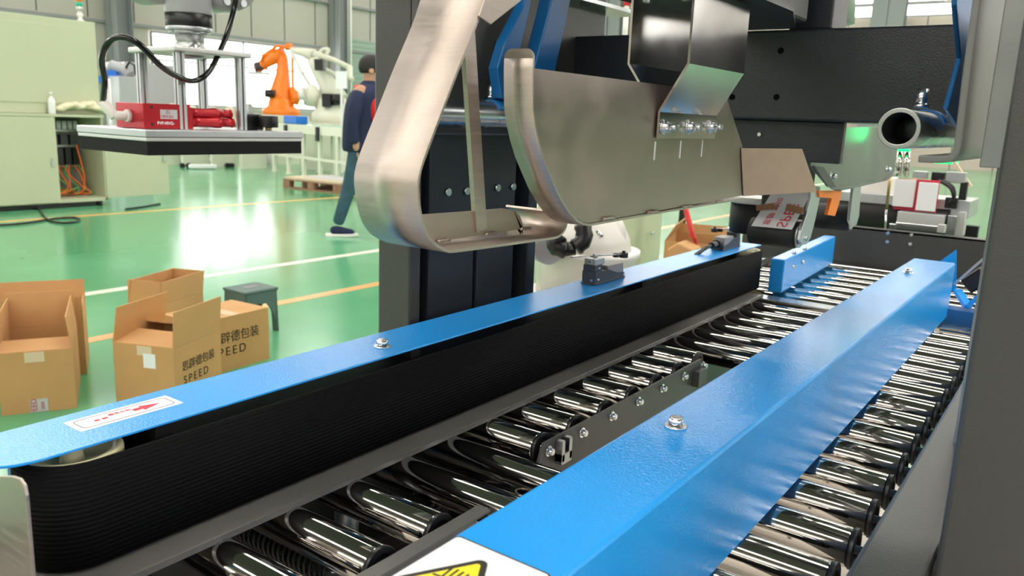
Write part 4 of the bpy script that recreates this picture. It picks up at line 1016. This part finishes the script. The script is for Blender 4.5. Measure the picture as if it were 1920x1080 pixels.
# box D closed with lettering
Dr, Dl = onz(503, 577, .257), onz(412, 598, .257)
u4, v4 = g4['u'], g4['v']
pB = Vector((Dr.x, Dr.y, 0)); pA = Vector((Dl.x, Dl.y, 0)); vv = (pB-pA).normalized()
uu = Vector((vv.y, -vv.x, 0)); uu = uu if uu.dot(u4) > 0 else -uu
Bn = pB-vv*.40; An = Bn-uu*.26
te_, g5 = carton((An.x, An.y), (Bn.x, Bn.y), .40, .255, 'closed taped cardboard box with black lettering, behind the labelled open box', closed=True)
g5s = .40
o5 = g5['B']; 
side_text(te_, g5, .055, .140, '思辟德包装', .058, .95)
side_text(te_, g5, .06, .075, 'SPEED', .058, 1.35)
# box E behind with raised flaps
Er = onz(430, 512+80, .0)
E0 = onz(246, 640, 0)
eF, eL, eR = onz(301, 573, .2), onz(240, 567, .2), onz(432, 557, .2)
tf_, g6 = carton(tuple(eL.xy), tuple(eF.xy), (eR-eF).length, .20, 'cardboard box with raised flaps, rearmost of the middle group beside the stool', {'near': (93, .12), 'far': (95, .12), 'left': (98, .12), 'right': (84, .12)})
# stool
sc_ = onz(470, 538, .25)
stl = thing('step_stool', 'grey green plastic step stool beside the cardboard boxes', 'stool', (sc_.x, sc_.y, 0))
MB().box(sc_.x-.10, sc_.y-.11, .232, sc_.x+.10, sc_.y+.11, .25).build('seat', 'stool', stl, bevel=.008, segs=3)
MB().box(sc_.x-.02, sc_.y-.04, .2505, sc_.x+.02, sc_.y+.04, .2515).build('hand_slot', 'creamd', stl)
for s_ in (-1, 1):
    y = sc_.y+s_*.095
    MB().prism([(sc_.x-.10, y, 0), (sc_.x-.055, y, 0), (sc_.x-.045, y, .12), (sc_.x, y, .17), (sc_.x+.045, y, .12), (sc_.x+.055, y, 0), (sc_.x+.10, y, 0), (sc_.x+.088, y, .235), (sc_.x-.088, y, .235)], (0, .010*s_, 0)).build('leg', 'stool', stl, bevel=.002)
for s_ in (-1, 1):
    x = sc_.x+s_*.085
    MB().prism([(x, sc_.y-.095, .05), (x, sc_.y-.06, .13), (x, sc_.y-.03, .17), (x, sc_.y+.03, .17), (x, sc_.y+.06, .13), (x, sc_.y+.095, .05), (x, sc_.y+.095, .235), (x, sc_.y-.095, .235)], (.008*s_, 0, 0)).build('apron', 'stool', stl, bevel=.002)
# boxes and cream cabinet behind plow plate
c0 = onz(1112, 470, .35)
q0 = atd(1237, 470, 5.2); q1 = atd(1085, 480, 4.9)
fc = thing('small_cabinet', 'pale cream cabinet with a round latch behind the plow plate', 'cabinet', (q0.x, q0.y, 0))
dv = (Vector((q1.x, q1.y, 0))-Vector((q0.x, q0.y, 0))); dv.normalize(); nv = Vector((-dv.y, dv.x, 0)); nv = nv if nv.dot(q0) > 0 else -nv
cc = Vector((q0.x, q0.y, 0))+dv*.35+nv*.2
MB().obox(cc+Vector((0, 0, .52)), dv*.35, nv*.2, (0, 0, .47)).build('cabinet_body', 'cream', fc, bevel=.004)
MB().obox(cc-nv*.205+Vector((0, 0, .52)), dv*.335, nv*.006, (0, 0, .45)).build('door', 'cream', fc, bevel=.003)
q = atd(1222, 437, 5.1); MB().cyl(q, q-nv*.02, .012, 16).build('latch', 'zinc', fc)
MB().obox(cc+Vector((0, 0, .025)), dv*.3, nv*.15, (0, 0, .025)).build('plinth', 'cap', fc)
bb = atd(1310, 470, 4.6)
tg_, g7 = carton(tuple((atd(1238, 560, 4.3)).xy), tuple((atd(1345, 560, 4.2)).xy), .42, atd(1290, 445, 4.4).z, 'tall open cardboard box behind the far end of the belt cover', {'far': (80, .05), 'left': (120, .1)})
cbp = thing('paper_bag', 'crumpled brown paper bag beside the tall open box', 'bag', atd(1275, 475, 3.9))
MB().prism([atd(1248, 490, 3.9), atd(1290, 500, 3.9), atd(1300, 470, 3.9), atd(1270, 455, 3.9), atd(1250, 468, 3.9)], (-.02, .15, 0)).build('bag_body', 'card', cbp, bevel=.008)
MB().box(cbp.location.x-.12, cbp.location.y+.0, 0, cbp.location.x+.08, cbp.location.y+.2, cbp.location.z-.12).build('bag_stand', 'card', cbp)
hz_ = [atd(1282, 370, 4.0), atd(1288, 400, 4.0), atd(1298, 440, 4.0), atd(1304, 470, 4.1), atd(1308, 600, 4.2)]
hz_[-1].z = .02
tag(MB().tube(smooth_path(hz_, 6), .014, 10).build('air_hose', 'redhose', loc=hz_[2]), 'red hose hanging above the tall open box', 'hose')
q = atd(1280, 400, 4.9); tag(MB().cyl((q.x, q.y, 0), (q.x, q.y, 1.3), .022, 16).build('stand_post', 'cap', loc=(q.x, q.y, 0)), 'thin black upright post behind the red hose', 'post')
q = atd(1378, 400, 4.2); tag(MB().box(q.x-.02, q.y-.02, 0, q.x+.02, q.y+.02, 1.03).build('stand_post', 'dark', loc=(q.x, q.y, 0)), 'grey upright post left of the white-topped drum', 'post')

# ================================================================== BACKGROUND: pallet, bin, conveyor, robots
pa = onz(530, 352, 0); pb = onz(652, 366, 0)
du = (pb-pa).normalized(); dvv = Vector((-du.y, du.x, 0)); dvv = dvv if dvv.dot(pa) > 0 else -dvv
pt_ = thing('wooden_pallet', 'brown wooden pallet on the floor left of the walking person', 'pallet', pa+du*.6+dvv*.4)
Lp = 1.25; Wp = .9; pc = pa+du*Lp/2+dvv*Wp/2; Z = Vector((0, 0, 1))
b = MB()
for i in range(7): b.obox(pa+du*Lp/2+dvv*(Wp*(i+.5)/7)+Z*.135, du*Lp/2, dvv*.05, Z*.010)
b.build('deck_boards', 'wood', pt_)
for i in range(3):
    for j in range(3): MB().obox(pa+du*(.07+(Lp-.14)*i/2)+dvv*(.06+(Wp-.12)*j/2)+Z*.0735, du*.07, dvv*.05, Z*.0515).build('block', 'wood', pt_)
b = MB()
for j in range(3): b.obox(pa+du*Lp/2+dvv*(.06+(Wp-.12)*j/2)+Z*.011, du*Lp/2, dvv*.05, Z*.011)
b.build('bottom_board', 'wood', pt_)
tag(MB().obox(pc+Z*.162+du*.02, du*Lp*.50, dvv*Wp*.48, Z*.016).build('board_sheet', 'ply', loc=pc), 'pale board lying on the wooden pallet', 'board')
tag(MB().obox(pc+Z*.184+du*.12+dvv*.05, du*Lp*.40, dvv*Wp*.3, Z*.005).build('film_sheet', 'ptape', loc=pc), 'shiny bluish sheet on top of the pale board', 'sheet')
q = onz(478, 307, 0)
bt = thing('storage_bin', 'small blue plastic bin on the floor under the gripper', 'bin', q)
b = MB().box(q.x-.14, q.y-.2, 0, q.x+.14, q.y+.2, .01)
for s_ in (-1, 1): b.box(q.x+s_*.14-.006, q.y-.2, 0, q.x+s_*.14+.006, q.y+.2, .16).box(q.x-.14, q.y+s_*.2-.006, 0, q.x+.14, q.y+s_*.2+.006, .16)
b.build('bin_body', 'bin', bt)
MB().box(q.x-.15, q.y-.21, .15, q.x+.15, q.y+.21, .17).build('rim', 'bin', bt, bevel=.004)
# clutter on the floor beneath gripper
q = onz(368, 309, 0)
fc2 = thing('machine_parts', 'white and grey machine parts lying on the floor under the gripper', 'machine parts', q)
MB().bar(onz(340, 303, .06), onz(420, 300, .06), .12, .10).build('housing', 'ivory', fc2, bevel=.02)
MB().bar(onz(355, 312, .05), onz(405, 312, .05), .2, .08).build('cover', 'paper', fc2, bevel=.02)
for x in (340, 352, 425, 433): p_ = onz(x, 310, .04); MB().cyl(p_, p_+Vector((.06, 0, 0)), .05, 16).build('wheel', 'cap', fc2)

# background belt conveyor (green belt, ivory legs)
cv = thing('belt_conveyor', 'long ivory conveyor with green belt in front of the two robots', 'conveyor', atd(590, 290, 14.5))
c0, c1 = atd(505, 233, 16.0), atd(735, 246, 12.6)
zc_ = (c0.z+c1.z)/2; c0.z = c1.z = zc_
cd = (c1-c0).normalized(); cn_ = Vector((-cd.y, cd.x, 0)); cn_ = cn_ if cn_.dot(c0) > 0 else -cn_
MB().bar(c0+cn_*.3, c1+cn_*.3, .62, .03).build('belt', 'greenbelt', cv)
for s_ in (0, .6): MB().bar(c0+cn_*s_-Vector((0, 0, .06)), c1+cn_*s_-Vector((0, 0, .06)), .05, .16).build('side_rail', 'ivory', cv)
Lc = (c1-c0).length
for k in range(7):
    for s_ in (0, .6):
        q = c0+cd*(Lc*(k+.3)/7)+cn_*s_; MB().box(q.x-.03, q.y-.03, 0, q.x+.03, q.y+.03, zc_-.12).cyl((q.x, q.y, 0), (q.x, q.y, .02), .06, 12).build('leg', 'ivory', cv)
    if k % 2: q = c0+cd*(Lc*(k+.3)/7); MB().bar(q-cn_*.05+Vector((0, 0, .0)), q-cn_*.05-Vector((0, 0, .25)), .05, .06).build('clamp', 'cap', cv)
b = MB().bar(c0+Vector((0, 0, -zc_+.35)), c1+Vector((0, 0, -zc_+.35)), .04, .05); b.build('tie_bar', 'ivory', cv)
# second conveyor segment left under the gripper
q = atd(560, 226, 16.5); 
qc = c0+cd*.55+cn_*.3; tag(MB().box(qc.x-.2, qc.y-.14, zc_+.016, qc.x+.2, qc.y+.14, zc_+.17).build('blue_crate', 'bin', bevel=.02, loc=(qc.x, qc.y, zc_+.016)), 'blue crate on the near end of the green conveyor belt below the orange robot', 'crate')

def limb(mb, pts, D, rs, n=12): mb.tube([atd(x, y, D) for x, y in pts], .1, n, rs=rs)
DR = 18.5
orb = thing('palletising_robot', 'orange industrial robot arm in front of the bright windows', 'robot', atd(530, 215, DR))
b = MB(); q = atd(527, 214, DR); b.lathe((q.x, q.y, q.z-.02), [(.42, 0), (.42, .12), (.30, .2), (.28, .32), (.22, .40)], 24); b.build('base', 'orange', orb)
MB().box(q.x-.45, q.y-.45, 0, q.x+.45, q.y+.45, q.z-.02).build('pedestal', 'ivory', orb)
b = MB(); limb(b, [(530, 195), (525, 178), (530, 140), (530, 112), (520, 98)], DR, [.30, .26, .16, .13, .18]); b.build('lower_arm', 'orange', orb)
b = MB(); limb(b, [(522, 97), (510, 108), (492, 122), (480, 130)], DR-.05, [.15, .17, .11, .12]); b.build('upper_arm', 'orange', orb)
b = MB(); limb(b, [(548, 92), (520, 86), (493, 104), (490, 116)], DR-.2, [.035]*4, 8); limb(b, [(548, 95), (549, 160), (550, 178)], DR-.1, [.035]*3, 8); b.build('link_rod', 'orange', orb)
b = MB(); limb(b, [(546, 165), (556, 180), (552, 195)], DR-.1, [.06, .14, .09]); b.build('counterweight', 'orange', orb)
b = MB(); limb(b, [(535, 88), (548, 88)], DR-.1, [.08, .08]); b.build('knuckle', 'orange', orb)
b = MB(); limb(b, [(498, 175), (515, 176)], DR-.3, [.09, .09]); b.build('motor', 'cap', orb)
b = MB(); b.bar(atd(468, 137, DR-.1), atd(504, 138, DR-.1), .3, .05); b.build('tool_plate', 'galv', orb)
b = MB(); limb(b, [(482, 118), (486, 132)], DR-.1, [.08, .10]); b.build('wrist', 'cap2', orb)

DW = 17.0
wr = thing('palletising_robot', 'ivory industrial robot arm with slanted links behind the walking person', 'robot', atd(620, 225, DW))
q = atd(625, 222, DW); MB().lathe((q.x, q.y, q.z-.1), [(.45, 0), (.45, .18), (.34, .3), (.3, .5)], 24).build('base', 'ivory', wr)
MB().box(q.x-.5, q.y-.5, 0, q.x+.5, q.y+.5, q.z-.1).build('pedestal', 'ivory', wr)
b = MB(); limb(b, [(632, 190), (612, 155), (596, 128), (590, 112)], DW, [.26, .19, .15, .17]); b.build('lower_arm', 'ivory', wr)
b = MB(); limb(b, [(645, 178), (625, 185), (590, 192)], DW+.1, [.16, .2, .2]); b.build('shoulder', 'ivory', wr)
b = MB(); limb(b, [(588, 105), (567, 98), (545, 94)], DW, [.15, .09, .06]); limb(b, [(590, 118), (570, 103), (547, 96)], DW, [.05]*3, 8)
b.build('upper_arm', 'ivory', wr)
b = MB(); limb(b, [(547, 98), (565, 135), (585, 165)], DW-.1, [.035]*3, 8); limb(b, [(588, 100), (625, 112), (658, 128)], DW-.1, [.07, .05, .06], 8); limb(b, [(590, 122), (625, 138), (650, 145)], DW-.1, [.06, .05, .05], 8); b.build('link_rod', 'ivory', wr)
b = MB(); limb(b, [(586, 160), (584, 178), (582, 198)], DW-.1, [.09, .2, .14]); b.build('counterweight', 'ivory', wr)
b = MB(); limb(b, [(562, 176), (572, 176)], DW-.3, [.13, .14], 20); b.build('drive_cover', 'white', wr)
MB().bar(atd(592, 122, DW-.4), atd(608, 122, DW-.4), .25, .22).build('motor', 'cap', wr)
b = MB(); b.bar(atd(606, 188, DW-.4), atd(622, 188, DW-.4), .25, .26); limb(b, [(622, 187), (642, 186)], DW-.4, [.12, .11]); b.build('motor', 'cap', wr)
b = MB(); limb(b, [(655, 125), (656, 145), (662, 150)], DW-.1, [.07, .06, .06]); b.build('wrist', 'ivory', wr)
b = MB(); b.tube(smooth_path([atd(598, 100, DW), atd(605, 93, DW), atd(616, 93, DW), atd(612, 102, DW)], 4), .04, 8); b.build('cable_loop', 'ivory', wr)
q = atd(640, 150, DW-1); tag(MB().box(q.x-.16, q.y-.01, q.z-.17, q.x+.16, q.y+.01, q.z+.17).box(q.x-.02, q.y-.01, 0, q.x+.02, q.y+.01, q.z-.17).build('notice_board', 'paper', loc=(q.x, q.y, 0)), 'white notice sheet on a stand between white robot and person', 'notice')
# workbench with machinery between cabinet and gripper posts, in front of the windows
bench = thing('workbench', 'long pale bench of tools and parts below the windows', 'workbench', atd(400, 240, 17.5))
q0, q1 = atd(300, 212, 16.5), atd(478, 220, 16.5); q0.z = q1.z = .95
MB().bar(q0, q1, .8, .06).build('top', 'ivory', bench)
for t in (0.03, .35, .66, .97):
    q = q0.lerp(q1, t); MB().box(q.x-.04, q.y-.3, 0, q.x+.04, q.y+.3, .92).build('leg', 'ivory', bench)
random.seed(11)
cols = ['ply', 'ivory', 'card', 'white', 'cap2', 'aluw', 'yellow', 'ivory', 'ply', 'galv']
for k in range(10):
    q = q0.lerp(q1, .04+.1*k); h_ = random.uniform(.10, .34)
    tag(MB().box(q.x-.07, q.y-.07, .982, q.x+.07, q.y+.07, .98+h_).box(q.x-.05, q.y-.05, .98+h_, q.x+.05, q.y+.05, 1.02+h_).build('parts_box', cols[k], bevel=.01, loc=(q.x, q.y, .98)), 'small box of machine parts standing on the bench below the windows', 'box', 'parts boxes on the window bench')
# grey and blue machine behind hose (200-250,120-190)
gm = thing('grey_machine', 'grey machine with blue base plate between cabinet and gripper', 'machine', atd(225, 200, 13.5))
MB().bar(atd(180, 150, 13.5), atd(228, 148, 13.5), .3, .10).build('blue_plate', 'bin', gm)
MB().bar(atd(205, 140, 13.6), atd(226, 138, 13.6), .3, .22).build('blue_block', 'bin', gm, bevel=.02)
b = MB(); limb(b, [(200, 132), (212, 124), (232, 130), (245, 142)], 13.5, [.06, .10, .09, .10]); b.build('arm', 'cobot', gm)
b = MB(); limb(b, [(236, 128), (242, 117), (252, 122), (255, 140)], 13.4, [.02]*4, 8); b.build('hose', 'cap', gm)
b = MB(); q = atd(236, 150, 13.5); b.box(q.x-.25, q.y-.25, 0, q.x+.25, q.y+.25, q.z+.05).build('body', 'cobot', gm, bevel=.02)
q = atd(208, 170, 13.4); MB().cyl((q.x, q.y, 0), (q.x, q.y, 1.6), .05, 16).build('column', 'aluw', gm)
# grey storage cabinet near x=830..880 hidden etc: lower cabinets between posts
q = atd(262, 150, 17); tag(MB().box(q.x-.45, q.y-.5, 0, q.x+.35, q.y+.6, 2.05).build('storage_locker', 'cobot', bevel=.01, loc=(q.x, q.y, 0)), 'tall light grey locker left of the window behind the gripper', 'locker')

# ================================================================== PERSON
def skin(name, nodes, edges, mt, parent, root=0, sub=2):
    me = bpy.data.meshes.new(name); org = parent.location
    me.from_pydata([Vector(p)-org for p, r in nodes], edges, [])
    o = bpy.data.objects.new(name, me); COL.objects.link(o); o.parent = parent
    md = o.modifiers.new('skin', 'SKIN'); md.use_smooth_shade = True
    for i, (p, r) in enumerate(nodes):
        sv = me.skin_vertices[0].data[i]; sv.radius = r if isinstance(r, tuple) else (r, r); sv.use_root = (i == root)
    s_ = o.modifiers.new('sub', 'SUBSURF'); s_.levels = sub; s_.render_levels = sub
    me.materials.append(M[mt]); return o
PF = onz(645, 441, 0)
fw = Vector((PF.x, PF.y, 0)).normalized()           # away from the camera
rt = Vector((fw.y, -fw.x, 0))                       # to the right in the view
OP = PF+rt*.17
def W(u, v, z): return OP+rt*u+fw*v+Vector((0, 0, z))
pe = thing('person', 'person in navy and red work jacket and jeans walking towards the dark mast', 'person', OP)
body = [(W(.02, 0, .92), .125), (W(.03, 0, 1.10), .125), (W(.05, 0, 1.30), .15), (W(.065, 0, 1.45), .085), (W(.08, 0, 1.53), .055), (W(.095, 0, 1.60), .088), (W(.10, 0, 1.68), .080),
        (W(-.03, -.10, .88), .09), (W(-.12, -.09, .48), .06), (W(-.24, -.09, .12), .042), (W(.08, .10, .88), .09), (W(.27, .10, .50), .06), (W(.36, .10, .10), .042),
        (W(-.02, -.17, 1.41), .065), (W(-.08, -.22, 1.14), .045), (W(-.05, -.20, .90), .035), (W(.12, .17, 1.41), .065), (W(.22, .20, 1.14), .045), (W(.30, .17, .92), .035),
        (W(-.05, -.195, .84), (.026, .036))]
ed = [(0, 1), (1, 2), (2, 3), (3, 4), (4, 5), (5, 6), (0, 7), (7, 8), (8, 9), (0, 10), (10, 11), (11, 12), (2, 13), (13, 14), (14, 15), (2, 16), (16, 17), (17, 18), (15, 19)]
bo = skin('body', body, ed, 'skin', pe)
# fingers (five, curled)
for side, hb in ((-1, (-.05, -.195, .83)), (1, (.31, .17, .84))):
    for k in range(4):
        o_ = (k-1.5)*.018
        skin('finger', [(W(hb[0]+.01, hb[1]+o_, hb[2]), .010), (W(hb[0]+.018, hb[1]+o_, hb[2]-.045), .009), (W(hb[0]+.03, hb[1]+o_, hb[2]-.072+.004*abs(k-1)), .0075)], [(0, 1), (1, 2)], 'skin', pe, sub=1)
    skin('thumb', [(W(hb[0]+.005, hb[1]+.03, hb[2]+.02), .011), (W(hb[0]+.03, hb[1]+.035, hb[2]-.01), .010), (W(hb[0]+.04, hb[1]+.03, hb[2]-.035), .008)], [(0, 1), (1, 2)], 'skin', pe, sub=1)
def loft(name, rings, mt, parent, n=28):
    # rings: (u, v, z, half width, half depth)
    vs = []; L_ = len(rings)
    for (u, v, z_, a, b_) in rings:
        for i in range(n):
            t = 2*PI*i/n; c, s__ = math.cos(t), math.sin(t); e = .85
            vs.append(W(u+a*math.copysign(abs(c)**e, c), v+b_*math.copysign(abs(s__)**e, s__), z_))
    fs = [(k*n+i, k*n+(i+1) % n, (k+1)*n+(i+1) % n, (k+1)*n+i) for k in range(L_-1) for i in range(n)]
    mb = MB().add(vs, fs, True); mb.f += [tuple(n-1-i for i in range(n)), tuple((L_-1)*n+i for i in range(n))]; mb.sm += [False, False]
    o = mb.build(name, mt, parent); sb_ = o.modifiers.new('sub', 'SUBSURF'); sb_.levels = 1; sb_.render_levels = 1
    return o
loft('jacket', [(.015, 0, .82, .19, .20), (.01, 0, .85, .20, .21), (.015, 0, 1.0, .20, .205), (.03, 0, 1.2, .20, .215), (.045, 0, 1.33, .19, .225), (.055, 0, 1.41, .15, .215), (.065, 0, 1.46, .10, .14), (.075, 0, 1.49, .07, .075), (.078, 0, 1.52, .065, .07)], 'navy', pe)
loft('hair', [(.075, 0, 1.575, .082, .080), (.070, 0, 1.60, .098, .090), (.075, 0, 1.66, .108, .096), (.085, 0, 1.71, .100, .088), (.09, 0, 1.745, .070, .065), (.09, 0, 1.76, .03, .03)], 'hair', pe)
def sleeve(pts, nm, mt): skin(nm, pts, [(i, i+1) for i in range(len(pts)-1)], mt, pe, sub=2)
sleeve([(W(-.01, -.14, 1.41), .085), (W(-.06, -.22, 1.25), .075), (W(-.09, -.23, 1.08), .062), (W(-.06, -.205, .90), .052)], 'sleeve', 'navy')
sleeve([(W(.13, .12, 1.40), .085), (W(.19, .16, 1.25), .080), (W(.24, .18, 1.10), .065), (W(.30, .17, .95), .052)], 'sleeve', 'navy')
sleeve([(W(.13, -.16, 1.37), .05), (W(.13, -.17, 1.26), .075), (W(.16, -.17, 1.12), .07), (W(.18, -.15, 1.0), .04)], 'jacket_panel', 'jred')
sleeve([(W(-.07, -.155, 1.425), .035), (W(.0, -.135, 1.445), .035)], 'shoulder_patch', 'jred')
sleeve([(W(.02, 0, .92), .15), (W(-.02, -.09, .84), .115), (W(-.075, -.09, .64), .09), (W(-.12, -.09, .47), .075), (W(-.185, -.09, .27), .065), (W(-.235, -.09, .11), .060)], 'trouser_leg', 'jeans')
sleeve([(W(.03, 0, .92), .15), (W(.10, .09, .84), .115), (W(.19, .10, .64), .09), (W(.27, .10, .49), .075), (W(.32, .10, .28), .065), (W(.36, .10, .11), .060)], 'trouser_leg', 'jeans')
for (u, v) in ((-.235, -.09), (.36, .10)):
    b = MB(); out = []
    sh_ = [(W(u-.075, v, .06), .045), (W(u, v, .065), .047), (W(u+.09, v, .045), .042), (W(u+.17, v, .036), .032)]
    skin('shoe', sh_, [(0, 1), (1, 2), (2, 3)], 'navy', pe)
    MB().prism([W(u-.115, v-.045, .0), W(u+.10, v-.055, .0), W(u+.19, v-.035, .005), W(u+.205, v, .006), W(u+.19, v+.035, .005), W(u+.10, v+.055, .0), W(u-.115, v+.045, .0)], (0, 0, .028)).build('shoe_sole', 'white', pe, bevel=.006)
# face (turned away, right): nose, ear, eyes, mouth
hd = W(.10, 0, 1.60)
b = MB(); b.lathe(hd+rt*.085+Vector((0, 0, -.01)), [(.018, 0), (.012, .018), (.005, .026)], 12, rt); b.build('nose', 'skin', pe)
for s_ in (-1, 1):
    MB().lathe(hd+rt*.078+fw*.03*s_+Vector((0, 0, .012)), [(.010, 0), (.008, .005), (.003, .008)], 12, rt).build('eye', 'white', pe)
    MB().lathe(hd+fw*.082*s_-rt*.005, [(.022, 0), (.026, .006), (.018, .012)], 12, fw*s_).build('ear', 'skin', pe)
MB().bar(hd+rt*.086-fw*.022+Vector((0, 0, -.045)), hd+rt*.086+fw*.022+Vector((0, 0, -.045)), .006, .01).build('mouth', 'redink', pe)
